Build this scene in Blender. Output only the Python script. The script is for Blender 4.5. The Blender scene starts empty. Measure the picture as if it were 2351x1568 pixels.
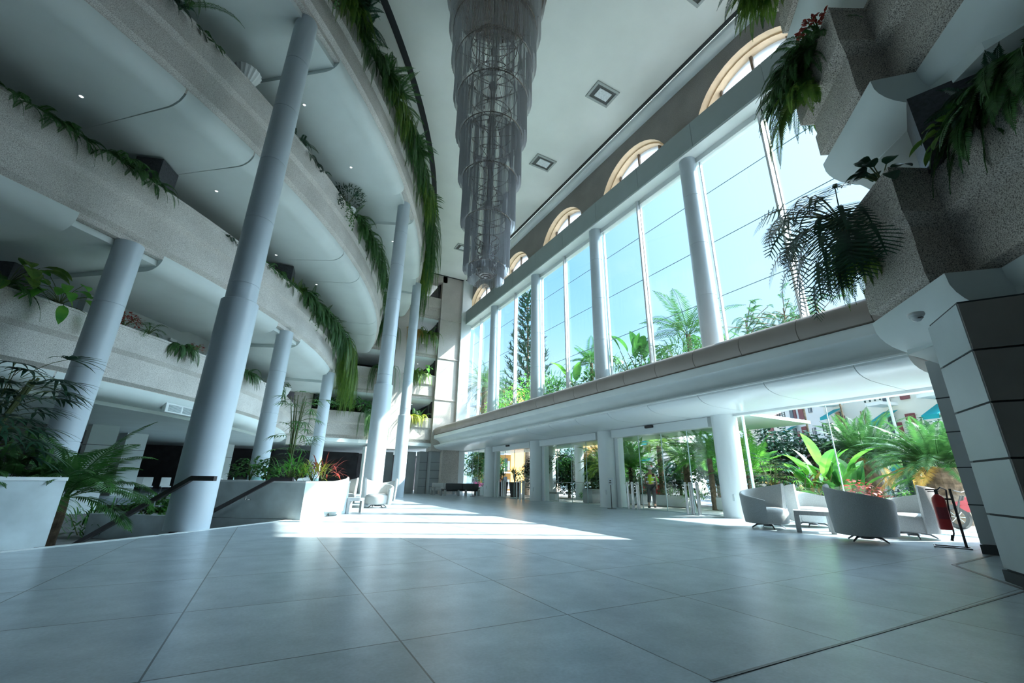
import bpy, bmesh, math, random
from math import sin, cos, pi, radians, sqrt, atan2
from mathutils import Vector, Matrix
scene = bpy.context.scene
COL = scene.collection
# ---------------- camera, world, sun, exposure ----------------
cam_d = bpy.data.cameras.new('camera'); cam = bpy.data.objects.new('camera', cam_d); COL.objects.link(cam)
def _camera():
    f, cx, cy = 966.0, 1175.5, 784.0
    Z = Vector((1222 - cx, 2115 + cy, -f)).normalized()          # world up seen from the camera
    Y = Vector((618 - cx, -(1095 - cy), -f)); Y = (Y - Y.dot(Z) * Z).normalized()
    X = Y.cross(Z)
    m = Matrix((X, Y, Z)).to_4x4()
    m.translation = Vector((0, 0, 1.0))
    cam.matrix_world = m
    cam_d.sensor_width = 36.0; cam_d.lens = f / 2351.0 * 36.0
    cam_d.clip_start = 0.05; cam_d.clip_end = 2000
_camera(); scene.camera = cam
scene.view_settings.view_transform = 'Standard'
scene.view_settings.look = 'None'
scene.view_settings.gamma = 1.0
scene.view_settings.use_curve_mapping = False
scene.view_settings.exposure = EXPO = 1.33
SUN_TRAVEL = Vector((-.91 * cos(radians(43)), .42 * cos(radians(43)), -sin(radians(43)))).normalized()
SUN_STRENGTH = 7.5
sun_d = bpy.data.lights.new('sun', 'SUN'); sun_d.energy = SUN_STRENGTH; sun_d.angle = radians(0.6); sun_d.color = (1.0, .95, .88)
sun = bpy.data.objects.new('sun', sun_d); COL.objects.link(sun)
sun.rotation_euler = SUN_TRAVEL.to_track_quat('-Z', 'Y').to_euler(); sun.location = (40, -15, 40)
def _world():
    w = bpy.data.worlds.new('sky'); scene.world = w; w.use_nodes = True
    nt = w.node_tree; nt.nodes.clear(); N = nt.nodes.new; L = nt.links.new
    out = N('ShaderNodeOutputWorld'); bg = N('ShaderNodeBackground'); tc = N('ShaderNodeTexCoord')
    sep = N('ShaderNodeSeparateXYZ'); ramp = N('ShaderNodeValToRGB')
    L(tc.outputs['Generated'], sep.inputs[0]); L(sep.outputs['Z'], ramp.inputs[0])
    e = ramp.color_ramp.elements
    e[0].position = 0.0; e[0].color = (.55, .80, .95, 1)
    e[1].position = 1.0; e[1].color = (.06, .26, .62, 1)
    for p, c in ((.12, (.62, .82, 1.0)), (.35, (.32, .60, .96)), (.65, (.15, .42, .84))):
        x = e.new(p); x.color = (*c, 1)
    # brighter, whiter sky around the sun; extra out-of-view glow added to light the hall
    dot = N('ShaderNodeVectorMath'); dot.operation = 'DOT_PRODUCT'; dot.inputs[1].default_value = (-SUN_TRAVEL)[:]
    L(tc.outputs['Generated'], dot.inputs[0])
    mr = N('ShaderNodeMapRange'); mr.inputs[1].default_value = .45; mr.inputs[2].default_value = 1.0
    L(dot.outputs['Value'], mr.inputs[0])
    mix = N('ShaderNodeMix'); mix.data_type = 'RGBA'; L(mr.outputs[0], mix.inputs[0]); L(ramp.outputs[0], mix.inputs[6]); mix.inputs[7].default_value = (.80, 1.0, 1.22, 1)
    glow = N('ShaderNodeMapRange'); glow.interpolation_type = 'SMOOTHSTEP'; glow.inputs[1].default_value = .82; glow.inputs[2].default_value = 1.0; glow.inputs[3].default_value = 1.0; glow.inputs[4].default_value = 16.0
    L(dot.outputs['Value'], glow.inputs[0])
    # thin cloud wisps
    noi = N('ShaderNodeTexNoise'); noi.inputs['Scale'].default_value = 3.0; noi.inputs['Detail'].default_value = 6; L(tc.outputs['Generated'], noi.inputs[0])
    mr2 = N('ShaderNodeMapRange'); mr2.inputs[1].default_value = .52; mr2.inputs[2].default_value = .8; mr2.inputs[4].default_value = .45; L(noi.outputs[0], mr2.inputs[0])
    mx2 = N('ShaderNodeMix'); mx2.data_type = 'RGBA'; L(mr2.outputs[0], mx2.inputs[0]); L(mix.outputs[2], mx2.inputs[6]); mx2.inputs[7].default_value = (.95, 1.0, 1.05, 1)
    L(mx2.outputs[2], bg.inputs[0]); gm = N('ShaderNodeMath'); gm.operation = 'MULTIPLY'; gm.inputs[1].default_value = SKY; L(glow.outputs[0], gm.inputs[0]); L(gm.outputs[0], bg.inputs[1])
    L(bg.outputs[0], out.inputs[0])
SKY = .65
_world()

# ---------------- materials ----------------
MATS = {}
def M(name, col=(.8, .8, .8), rough=.5, metal=0., nscale=0., namt=0., bump=0., bscale=40., emit=0., coat=0., trans=0., alpha=1., spec=.5, stretch=None):
    if name in MATS: return MATS[name]
    m = bpy.data.materials.new(name); m.use_nodes = True; nt = m.node_tree; N = nt.nodes.new; L = nt.links.new
    b = nt.nodes['Principled BSDF']; b.inputs['Base Color'].default_value = (*col, 1); b.inputs['Roughness'].default_value = rough
    b.inputs['Metallic'].default_value = metal; b.inputs['Specular IOR Level'].default_value = spec
    if coat: b.inputs['Coat Weight'].default_value = coat
    if alpha < 1: b.inputs['Alpha'].default_value = alpha
    if emit: b.inputs['Emission Color'].default_value = (*col, 1); b.inputs['Emission Strength'].default_value = emit
    tc = N('ShaderNodeTexCoord'); src = tc.outputs['Object']
    if stretch:
        mp = N('ShaderNodeMapping'); mp.inputs['Scale'].default_value = stretch; L(src, mp.inputs[0]); src = mp.outputs[0]
    if nscale:
        n = N('ShaderNodeTexNoise'); n.inputs['Scale'].default_value = nscale; n.inputs['Detail'].default_value = 5; L(src, n.inputs[0])
        r = N('ShaderNodeMapRange'); r.inputs[1].default_value = .3; r.inputs[2].default_value = .7
        r.inputs[3].default_value = 1 - namt; r.inputs[4].default_value = 1 + namt; L(n.outputs[0], r.inputs[0])
        mx = N('ShaderNodeMix'); mx.data_type = 'RGBA'; mx.blend_type = 'MULTIPLY'; mx.inputs[0].default_value = 1
        mx.inputs[6].default_value = (*col, 1); L(r.outputs[0], mx.inputs[7]); L(mx.outputs[2], b.inputs['Base Color'])
    if bump:
        n2 = N('ShaderNodeTexNoise'); n2.inputs['Scale'].default_value = bscale; n2.inputs['Detail'].default_value = 3; L(src, n2.inputs[0])
        bp = N('ShaderNodeBump'); bp.inputs['Strength'].default_value = bump; bp.inputs['Distance'].default_value = .01; L(n2.outputs[0], bp.inputs['Height']); L(bp.outputs[0], b.inputs['Normal'])
    MATS[name] = m
    return m
def leafmat(name, c1, c2, scale=4., trans=.35, rough=.4):
    if name in MATS: return MATS[name]
    m = bpy.data.materials.new(name); m.use_nodes = True; nt = m.node_tree; N = nt.nodes.new; L = nt.links.new
    b = nt.nodes['Principled BSDF']; out = nt.nodes['Material Output']; b.inputs['Roughness'].default_value = rough
    tc = N('ShaderNodeTexCoord'); n = N('ShaderNodeTexNoise'); n.inputs['Scale'].default_value = scale; n.inputs['Detail'].default_value = 3; L(tc.outputs['Object'], n.inputs[0])
    r = N('ShaderNodeValToRGB'); r.color_ramp.elements[0].position = .35; r.color_ramp.elements[0].color = (*c1, 1)
    r.color_ramp.elements[1].position = .65; r.color_ramp.elements[1].color = (*c2, 1); L(n.outputs[0], r.inputs[0]); L(r.outputs[0], b.inputs['Base Color'])
    t = N('ShaderNodeBsdfTranslucent'); L(r.outputs[0], t.inputs[0]); mx = N('ShaderNodeMixShader'); mx.inputs[0].default_value = trans
    L(b.outputs[0], mx.inputs[1]); L(t.outputs[0], mx.inputs[2]); L(mx.outputs[0], out.inputs['Surface'])
    MATS[name] = m
    return m
def glassmat(name, tint=(.93, .98, .97), refl=1.0, ior=1.3):
    if name in MATS: return MATS[name]
    m = bpy.data.materials.new(name); m.use_nodes = True; nt = m.node_tree; nt.nodes.clear(); N = nt.nodes.new; L = nt.links.new
    out = N('ShaderNodeOutputMaterial'); t = N('ShaderNodeBsdfTransparent'); t.inputs[0].default_value = (*tint, 1)
    g = N('ShaderNodeBsdfGlossy'); g.inputs['Roughness'].default_value = .02; fr = N('ShaderNodeLayerWeight'); fr.inputs[0].default_value = .5
    pw = N('ShaderNodeMath'); pw.operation = 'POWER'; pw.inputs[1].default_value = 4.5; L(fr.outputs['Facing'], pw.inputs[0])
    mul = N('ShaderNodeMath'); mul.operation = 'MULTIPLY_ADD'; mul.inputs[1].default_value = .55 * refl; mul.inputs[2].default_value = .02 * refl; L(pw.outputs[0], mul.inputs[0])
    mx = N('ShaderNodeMixShader'); L(mul.outputs[0], mx.inputs[0]); L(t.outputs[0], mx.inputs[1]); L(g.outputs[0], mx.inputs[2]); L(mx.outputs[0], out.inputs[0])
    MATS[name] = m
    return m
def granite(name, base, dark, light, scale=70.):
    if name in MATS: return MATS[name]
    m = bpy.data.materials.new(name); m.use_nodes = True; nt = m.node_tree; N = nt.nodes.new; L = nt.links.new
    b = nt.nodes['Principled BSDF']; b.inputs['Roughness'].default_value = .75
    tc = N('ShaderNodeTexCoord'); n = N('ShaderNodeTexNoise'); n.inputs['Scale'].default_value = scale; n.inputs['Detail'].default_value = 2; L(tc.outputs['Object'], n.inputs[0])
    r = N('ShaderNodeValToRGB'); e = r.color_ramp.elements; e[0].position = .34; e[0].color = (*dark, 1); e[1].position = .68; e[1].color = (*light, 1)
    x = e.new(.48); x.color = (*base, 1); L(n.outputs[0], r.inputs[0])
    n2 = N('ShaderNodeTexNoise'); n2.inputs['Scale'].default_value = .8; n2.inputs['Detail'].default_value = 4; L(tc.outputs['Object'], n2.inputs[0])
    mr = N('ShaderNodeMapRange'); mr.inputs[1].default_value = .3; mr.inputs[2].default_value = .7; mr.inputs[3].default_value = .88; mr.inputs[4].default_value = 1.1; L(n2.outputs[0], mr.inputs[0])
    mx = N('ShaderNodeMix'); mx.data_type = 'RGBA'; mx.blend_type = 'MULTIPLY'; mx.inputs[0].default_value = 1; L(r.outputs[0], mx.inputs[6]); L(mr.outputs[0], mx.inputs[7]); L(mx.outputs[2], b.inputs['Base Color'])
    bp = N('ShaderNodeBump'); bp.inputs['Strength'].default_value = .25; bp.inputs['Distance'].default_value = .005; L(n.outputs[0], bp.inputs['Height']); L(bp.outputs[0], b.inputs['Normal'])
    MATS[name] = m
    return m
def floor_mat():
    m = bpy.data.materials.new('floor_tiles'); m.use_nodes = True; nt = m.node_tree; N = nt.nodes.new; L = nt.links.new
    b = nt.nodes['Principled BSDF']; tc = N('ShaderNodeTexCoord'); sep = N('ShaderNodeSeparateXYZ'); L(tc.outputs['Object'], sep.inputs[0])
    def line(sock, off):
        a = N('ShaderNodeMath'); a.operation = 'SUBTRACT'; a.inputs[1].default_value = off; L(sock, a.inputs[0])
        d = N('ShaderNodeMath'); d.operation = 'DIVIDE'; d.inputs[1].default_value = 1.34; L(a.outputs[0], d.inputs[0])
        f = N('ShaderNodeMath'); f.operation = 'FRACT'; L(d.outputs[0], f.inputs[0])
        fl = N('ShaderNodeMath'); fl.operation = 'FLOOR'; L(d.outputs[0], fl.inputs[0])
        p = N('ShaderNodeMath'); p.operation = 'PINGPONG'; p.inputs[1].default_value = .5; L(f.outputs[0], p.inputs[0])
        l = N('ShaderNodeMath'); l.operation = 'LESS_THAN'; l.inputs[1].default_value = .0042; L(p.outputs[0], l.inputs[0])
        return l, fl
    lx, fx = line(sep.outputs[0], .93); ly, fy = line(sep.outputs[1], .50)
    mxl = N('ShaderNodeMath'); mxl.operation = 'MAXIMUM'; L(lx.outputs[0], mxl.inputs[0]); L(ly.outputs[0], mxl.inputs[1])
    comb = N('ShaderNodeCombineXYZ'); L(fx.outputs[0], comb.inputs[0]); L(fy.outputs[0], comb.inputs[1])
    wn = N('ShaderNodeTexWhiteNoise'); wn.noise_dimensions = '3D'; L(comb.outputs[0], wn.inputs[0])
    n = N('ShaderNodeTexNoise'); n.inputs['Scale'].default_value = 2.2; n.inputs['Detail'].default_value = 7; n.inputs['Roughness'].default_value = .62
    mp = N('ShaderNodeMapping'); mp.inputs['Scale'].default_value = (1, 1, 1); L(tc.outputs['Object'], mp.inputs[0])
    sc = N('ShaderNodeVectorMath'); sc.operation = 'SCALE'; sc.inputs[3].default_value = 30.0; L(wn.outputs[1], sc.inputs[0])
    ad = N('ShaderNodeVectorMath'); ad.operation = 'ADD'; L(mp.outputs[0], ad.inputs[0]); L(sc.outputs[0], ad.inputs[1]); L(ad.outputs[0], n.inputs[0])
    rm = N('ShaderNodeMapRange'); rm.inputs[1].default_value = .25; rm.inputs[2].default_value = .75; L(n.outputs[0], rm.inputs[0]); r = N('ShaderNodeMix'); r.data_type = 'RGBA'; r.inputs[6].default_value = (.26, .325, .37, 1); r.inputs[7].default_value = (.50, .575, .62, 1); L(rm.outputs[0], r.inputs[0])
    fine = N('ShaderNodeTexNoise'); fine.inputs['Scale'].default_value = 45; fine.inputs['Detail'].default_value = 3; L(tc.outputs['Object'], fine.inputs[0])
    mr = N('ShaderNodeMapRange'); mr.inputs[1].default_value = .3; mr.inputs[2].default_value = .7; mr.inputs[3].default_value = .90; mr.inputs[4].default_value = 1.09; L(fine.outputs[0], mr.inputs[0])
    m1 = N('ShaderNodeMix'); m1.data_type = 'RGBA'; m1.blend_type = 'MULTIPLY'; m1.inputs[0].default_value = 1; L(r.outputs[2], m1.inputs[6]); L(mr.outputs[0], m1.inputs[7])
    m2 = N('ShaderNodeMix'); m2.data_type = 'RGBA'; L(mxl.outputs[0], m2.inputs[0]); L(m1.outputs[2], m2.inputs[6]); m2.inputs[7].default_value = (.05, .06, .07, 1)
    L(m2.outputs[2], b.inputs['Base Color'])
    rr = N('ShaderNodeMapRange'); rr.inputs[1].default_value = .3; rr.inputs[2].default_value = .7; rr.inputs[3].default_value = .27; rr.inputs[4].default_value = .34; L(n.outputs[0], rr.inputs[0])
    b.inputs['Roughness'].default_value = .3; b.inputs['Specular IOR Level'].default_value = .6
    return m

# ---------------- mesh builder ----------------
class MB:
    def __init__(s): s.v = []; s.f = []; s.m = []; s.mi = 0
    def add(s, vs, fs):
        k = len(s.v); s.v += [tuple(p) for p in vs]; s.f += [tuple(i + k for i in f) for f in fs]; s.m += [s.mi] * len(fs)
        return s
    def box(s, c, d, rz=0., rx=0., ry=0.):
        a = [(x * d[0] / 2, y * d[1] / 2, z * d[2] / 2) for x in (-1, 1) for y in (-1, 1) for z in (-1, 1)]
        R = Matrix.Rotation(rz, 3, 'Z') @ Matrix.Rotation(ry, 3, 'Y') @ Matrix.Rotation(rx, 3, 'X')
        return s.add([R @ Vector(p) + Vector(c) for p in a], [(0, 1, 3, 2), (4, 6, 7, 5), (0, 4, 5, 1), (2, 3, 7, 6), (0, 2, 6, 4), (1, 5, 7, 3)])
    def rbox(s, c, d, r=.02, rz=0., seg=2):       # box with rounded edges
        bm = bmesh.new(); bmesh.ops.create_cube(bm, size=1)
        for v in bm.verts: v.co = Vector((v.co.x * d[0], v.co.y * d[1], v.co.z * d[2]))
        bmesh.ops.bevel(bm, geom=bm.edges[:], offset=r, segments=seg, profile=.5, affect='EDGES')
        bmesh.ops.rotate(bm, cent=(0, 0, 0), matrix=Matrix.Rotation(rz, 3, 'Z'), verts=bm.verts)
        bm.verts.index_update()
        s.add([v.co + Vector(c) for v in bm.verts], [[v.index for v in f.verts] for f in bm.faces]); bm.free(); return s
    def prism(s, poly, z0, z1):
        n = len(poly); vs = [(x, y, z0) for x, y in poly] + [(x, y, z1) for x, y in poly]
        return s.add(vs, [tuple(range(n))[::-1], tuple(range(n, 2 * n))] + [(i, (i + 1) % n, n + (i + 1) % n, n + i) for i in range(n)])
    def tube(s, path, rad, n=6, cap=True):
        path = [Vector(p) for p in path]; k = len(path)
        if not hasattr(rad, '__len__'): rad = [rad] * k
        vs = []; up = None
        for i, p in enumerate(path):
            d = (path[min(i + 1, k - 1)] - path[max(i - 1, 0)]).normalized()
            if up is None: up = d.orthogonal().normalized()
            up = (up - up.dot(d) * d)
            up = up.normalized() if up.length > 1e-6 else d.orthogonal().normalized()
            w = d.cross(up)
            for j in range(n):
                a = 2 * pi * j / n; vs.append(p + (up * cos(a) + w * sin(a)) * rad[i])
        fs = [(i * n + j, i * n + (j + 1) % n, (i + 1) * n + (j + 1) % n, (i + 1) * n + j) for i in range(k - 1) for j in range(n)]
        if cap: fs += [tuple(range(n))[::-1], tuple((k - 1) * n + j for j in range(n))]
        return s.add(vs, fs)
    def lathe(s, prof, c=(0, 0, 0), n=24, a0=0., a1=2 * pi, closed=True):
        k = len(prof); full = abs(a1 - a0 - 2 * pi) < 1e-6; m = n if full else n + 1
        vs = [(c[0] + r * cos(a0 + (a1 - a0) * j / n), c[1] + r * sin(a0 + (a1 - a0) * j / n), c[2] + z) for j in range(m) for r, z in prof]
        fs = [(j * k + i, ((j + 1) % m) * k + i, ((j + 1) % m) * k + i + 1, j * k + i + 1) for j in range(m if full else n) for i in range(k - 1)]
        return s.add(vs, fs)
    def sweep(s, prof, path, closed_prof=True, caps=True):
        """prof: (outward offset, z); path: 2-D polyline, outward = right-hand side"""
        k = len(prof); P = [Vector(p) for p in path]; n = len(P); vs = []
        for i, p in enumerate(P):
            a = (P[i] - P[i - 1]).normalized() if i else (P[1] - P[0]).normalized()
            b = (P[i + 1] - P[i]).normalized() if i < n - 1 else a
            na = Vector((a.y, -a.x)); nb = Vector((b.y, -b.x)); m = (na + nb); m = m / max(m.dot(na), .2)
            for r, z in prof: vs.append((p.x + m.x * r, p.y + m.y * r, z))
        kk = k if closed_prof else k - 1
        fs = [(i * k + j, i * k + (j + 1) % k, (i + 1) * k + (j + 1) % k, (i + 1) * k + j) for i in range(n - 1) for j in range(kk)]
        if caps and closed_prof: fs += [tuple(range(k)), tuple((n - 1) * k + j for j in range(k))[::-1]]
        return s.add(vs, fs)
    def build(s, name, mat, parent=None, smooth=0., loc=None, fix=True):
        me = bpy.data.meshes.new(name); me.from_pydata(s.v, [], s.f)
        mats = mat if isinstance(mat, (list, tuple)) else [mat]
        for m in mats: me.materials.append(m)
        if len(mats) > 1: me.polygons.foreach_set('material_index', s.m)
        if fix:
            bm = bmesh.new(); bm.from_mesh(me); bmesh.ops.recalc_face_normals(bm, faces=bm.faces); bm.to_mesh(me); bm.free()
        if smooth:
            me.polygons.foreach_set('use_smooth', [True] * len(me.polygons))
            try: me.set_sharp_from_angle(angle=radians(smooth))
            except Exception: pass
        me.update()
        o = bpy.data.objects.new(name, me); COL.objects.link(o)
        if parent is not None: o.parent = parent
        if loc is not None: o.location = loc
        return o
def tag(o, label=None, cat=None, group=None, kind=None):
    if label: o['label'] = label
    if cat: o['category'] = cat
    if group: o['group'] = group
    if kind: o['kind'] = kind
    return o
def empty(name, loc=(0, 0, 0), rz=0., label=None, cat=None, group=None):
    o = bpy.data.objects.new(name, None); COL.objects.link(o); o.location = loc; o.rotation_euler = (0, 0, rz)
    return tag(o, label, cat, group)
def struct(o): o['kind'] = 'structure'; return o
def kids(o): return [c for c in bpy.data.objects if c.parent == o]
KIDS = {}
def copy_tree(o, parent=None):
    c = o.copy(); COL.objects.link(c); c.parent = parent
    if o.name not in KIDS: KIDS[o.name] = kids(o)
    for ch in KIDS[o.name]: copy_tree(ch, c)
    return c
# atrium plan: the balconies are arcs about this centre
CX, CY = -27.6, 34.3
def PA(R, a, z=None):
    a = radians(a); x, y = CX + R * cos(a), CY + R * sin(a)
    return (x, y) if z is None else (x, y, z)
def arc(R, a0, a1, step=1.0):
    n = max(1, int(round(abs(a1 - a0) / step)))
    return [PA(R, a0 + (a1 - a0) * i / n) for i in range(n + 1)]
rnd = random.Random(7)

white = M('painted_white', (.76, .81, .81), .45, nscale=1.2, namt=.04)
plaster = M('soffit_plaster', (.68, .75, .74), .55, nscale=.7, namt=.05)
ceilm = M('ceiling_plaster', (.84, .87, .83), .65, nscale=.5, namt=.05)
gran = granite('washed_granite', (.60, .575, .54), (.34, .315, .29), (.80, .775, .74), 70)
gran_near = granite('washed_granite_near', (.46, .41, .36), (.12, .10, .09), (.72, .67, .60), 62)
gran_dark = granite('granite_wall', (.30, .27, .25), (.20, .18, .165), (.38, .35, .33), 50)
gran_pale = granite('granite_pale', (.50, .46, .42), (.38, .35, .32), (.60, .57, .53), 30)
colm = M('column_panels', (.54, .62, .68), .35, nscale=1., namt=.04)
colw = M('entrance_column_white', (.72, .77, .78), .3)
glass = glassmat('window_glass')
dark = M('dark_gap', (.03, .035, .04), .6)
steel = M('steel', (.62, .63, .64), .22, 1.)
# ================= structure =================
FL = [PA(35.5, a) for a in range(-75, -35)] + arc(32.0, -36, -18, 2) + arc(20.5, -18, -75, 3) + [(-50, 10), (-50, 60), (13.75, 60), (13.75, -16), (-18, -16)]
def tri_prism(name, poly, z0, z1, mat):
    bm = bmesh.new(); vs = [bm.verts.new((x, y, z1)) for x, y in poly]; f = bm.faces.new(vs)
    bmesh.ops.triangulate(bm, faces=[f]); g = bmesh.ops.extrude_face_region(bm, geom=bm.faces[:])
    for v in g['geom']:
        if isinstance(v, bmesh.types.BMVert): v.co.z = z0
    bmesh.ops.recalc_face_normals(bm, faces=bm.faces); me = bpy.data.meshes.new(name); bm.to_mesh(me); bm.free()
    me.materials.append(mat); o = bpy.data.objects.new(name, me); COL.objects.link(o); return o
fl = struct(tri_prism('floor', FL, -.3, 0, floor_mat()))
marble = M('grey_marble', (.52, .60, .62), .25, nscale=1.8, namt=.18)
inlay = M('brown_floor_strip', (.10, .085, .08), .35)
# pale kerb along the edge of the stair well
struct(MB().sweep([(-.02, -.32), (-.02, .004), (.14, .004), (.14, -.1), (.10, -.32)], arc(35.42, -62, -42.8)).build('trim_1', white))
struct(MB().sweep([(-.02, -.32), (-.02, .004), (.14, .004), (.14, -.1), (.10, -.32)], arc(35.42, -42.7, -37.3)).build('trim_2', white))
m = MB()
def strip(m, a, b, w=.045, z=.003):
    a = Vector(a); b = Vector(b); d = (b - a).normalized(); n = Vector((-d.y, d.x)) * w / 2
    m.prism([(a - n)[:], (b - n)[:], (b + n)[:], (a + n)[:]], z - .004, z)
strip(m, (8.51, 2.75), (7.1, 1.75)); strip(m, (8.51, 2.75), (10.6, 2.84)); strip(m, (7.15, 1.78), (2.26, 1.86), .02)
struct(m.build('trim_3', inlay))
# lower garden level
earth = M('dark_soil', (.035, .03, .022), .9, nscale=6, namt=.4)
struct(MB().box((-20, 20, -3.7), (70, 70, .3)).build('lower_floor', earth))
well = MB(); well.sweep([(0, -3.6), (0, -.3), (.25, -.3), (.25, -3.6)], arc(35.36, -75, -36)); well.sweep([(0, -3.6), (0, -.3), (.3, -.3), (.3, -3.6)], [PA(31.7, a) for a in range(-36, -17, 2)])
struct(well.build('well_wall', marble))
rw = MB(); rw.sweep([(0, -.95), (0, -.02), (-.25, -.02), (-.25, -.95)], arc(20.75, -75, -18, 3)); rw.sweep([(0, -1.25), (0, -1.1), (-.3, -1.1), (-.3, -1.25)], arc(20.7, -75, -18, 3)); rw.sweep([(0, -1.6), (0, -1.4), (-.3, -1.4), (-.3, -1.6)], arc(20.7, -75, -18, 3)); rw.sweep([(0, -3.6), (0, -1.75), (-.3, -1.75), (-.3, -3.6)], arc(20.6, -75, -18, 3))
struct(rw.build('terrace_edge', marble))
# staircase going down from the hall
st = MB()
for i in range(20):
    R1 = 35.4 - .32 * i; z = -.165 * (i + 1)
    pts = arc(R1, -42.2, -37.4, 1.2) + arc(R1 - .34, -37.4, -42.2, 1.2)
    st.prism(pts, z - .2, z)
struct(st.build('staircase', white))

# main ceiling; black strips below it paint in the shade of its groove
struct(tri_prism('ceiling', [(-60, -16), (13.05, -16), (13.05, 46), (-60, 60)], 18.5, 18.9, ceilm))
g = MB(); g.sweep([(-.14, 18.47), (.14, 18.47), (.14, 18.52), (-.14, 18.52)], arc(35.95, -60, -8))
g.box((12.98, 10, 18.49), (.16, 47.2, .05)); g.box((9.7, 32.93, 18.49), (6.7, .13, .05))
struct(g.build('trim_4', dark))
struct(MB().sweep([(0, 18.6), (0, 18.42), (-.08, 18.3), (-.22, 18.22), (-.38, 18.2), (-.5, 18.2), (-.5, 18.6)], [(13.1, 33.4), (13.1, -16)]).build('trim_5', white, smooth=40))

# upper glass wall -----------------------------------------------------
BAYS = [(9.4 + 6.15 * k) for k in range(-2, 4)]                # column centres along Y
XC = 13.55
beamm = M('window_beam', (.30, .36, .36), .35, nscale=1, namt=.05)
bw = MB()
for k in range(13):
    y0 = 33.3 - k * 3.075; bw.box((13.42, y0 - 1.53, 14.85), (.72, 3.06, 1.2))
bw.mi = 1; bw.box((13.55, 12, 14.22), (.9, 42, .06)); bw.box((13.82, 12, 14.1), (.3, 42, .3))
struct(bw.build('window_beam', [beamm, white]))
wgran = MB(); rev = MB()
def arch_cell(yc, hw, r, z0, z1, xf, xb, n=20):
    zs = 15.1
    arcp = [(yc + r * cos(pi * i / n), zs + r * sin(pi * i / n)) for i in range(n + 1)]
    def outp(i):
        c, s_ = cos(pi * i / n), sin(pi * i / n); t = min(hw / max(abs(c), 1e-6), (z1 - zs) / max(abs(s_), 1e-6)); return (yc + c * t, zs + s_ * t)
    outer = [outp(i) for i in range(n + 1)]
    for i in range(n):
        a, b, c, d = arcp[i], arcp[i + 1], outer[i + 1], outer[i]
        wgran.add([(xf, *a), (xf, *b), (xf, *c), (xf, *d)], [(0, 1, 2, 3)]); wgran.add([(xb, *a), (xb, *b), (xb, *c), (xb, *d)], [(0, 1, 2, 3)])
    # corners above the radiating quads
    for s in (1, -1):
        for i in range(n):
            o1, o2 = outer[i], outer[i + 1]
            if abs(o1[1] - z1) > 1e-3 and abs(o2[1] - z1) < 1e-3 and s == 1: wgran.add([(xf, *o1), (xf, *o2), (xf, o1[0], z1)], [(0, 1, 2)])
            if abs(o1[1] - z1) < 1e-3 and abs(o2[1] - z1) > 1e-3 and s == -1: wgran.add([(xf, *o1), (xf, *o2), (xf, o2[0], z1)], [(0, 1, 2)])
    sp = [(yc + r * cos(pi * i / n), zs + r * sin(pi * i / n)) for i in range(n + 1)]
    k = len(rev.v)
    for (x, dr) in ((xf - .02, 0), (xf + .3, 0), (xf + .3, -.07), (xb + .45, -.07)):
        for i in range(n + 1):
            rev.v.append((x, yc + (r + dr) * cos(pi * i / n), zs + (r + dr) * sin(pi * i / n)))
    for j in range(3):
        for i in range(n): rev.f.append((k + j * (n + 1) + i, k + j * (n + 1) + i + 1, k + (j + 1) * (n + 1) + i + 1, k + (j + 1) * (n + 1) + i)); rev.m.append(0)
ACS = [12.6 + 6.15 * k for k in range(-3, 4)]
for yc in ACS: arch_cell(yc, 3.076, 2.32, 15.1, 18.35, 13.6, 14.0)
struct(wgran.build('wall_east', gran_dark, fix=False))
tan = M('tan_reveal', (.78, .58, .38), .6, nscale=3, namt=.08)
struct(rev.build('arch_reveals', tan, smooth=50, fix=False))
frost = leafmat('frosted_pane', (.62, .68, .72), (.66, .72, .76), 1, .6, .3)
bronze = M('bronze_frame', (.16, .12, .09), .5)
for k, yc in enumerate(ACS):
    w = struct(bpy.data.objects.new('window_%d' % (k + 10), None)); COL.objects.link(w)
    f = MB()
    for dy in (-1.4, -.05, 1.35): f.box((14.2, yc + dy, 16.2), (.12, .10, 2.4 if abs(dy) < 1 else 1.8))
    f.box((14.2, yc, 16.3), (.14, 4.2, .09)); f.box((14.2, yc - .6, 15.7), (.12, .18, 1.2)); f.box((14.2, yc + .85, 15.7), (.12, .18, 1.2))
    f.build('window_frame', bronze, w)
    p = MB(); n = 16; z0 = 16.35; a0 = math.asin((z0 - 15.1) / 2.25)
    pts = [(14.25, yc + 2.25 * cos(a0 + (pi - 2 * a0) * i / n), 15.1 + 2.25 * sin(a0 + (pi - 2 * a0) * i / n)) for i in range(n + 1)]
    p.add(pts, [tuple(range(n + 1))]); p.build('window_shade', frost, w, fix=False)
# upper columns in front of the glass, mullions and panes
def lathe_column(m, r0, r1, z0, z1, joints, c, sleeve=None, n=32):
    pr = [(0.001, z0)]
    def r_at(z): return r0 + (r1 - r0) * (z - z0) / (z1 - z0)
    if sleeve: pr += [(sleeve[0], z0), (sleeve[0], sleeve[1] - .02), (sleeve[0] - .02, sleeve[1]), (r_at(sleeve[1]), sleeve[1])]
    else: pr += [(r_at(z0), z0)]
    z = joints[0]
    while z < z1 - .3:
        if z > (sleeve[1] if sleeve else z0) + .2: pr += [(r_at(z), z - .012), (r_at(z) - .012, z - .006), (r_at(z) - .012, z + .006), (r_at(z), z + .012)]
        z += joints[1]
    pr += [(r_at(z1), z1), (.001, z1)]
    m.lathe(pr, (c[0], c[1], 0), n)
names = ['second from the right edge of the upper windows', 'beside the big palm', 'third from the pier at the right', 'by the tall conifer', 'nearest the back wall']
where = {-2: 'behind the right-hand balconies', -1: 'just left of the stone jamb at the right', 0: 'framing the bright armchair bay', 1: 'between the two middle entrance bays', 2: 'left of the wide fixed glass bay', 3: 'nearest the back wall beside the grey sofas'}
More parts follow.
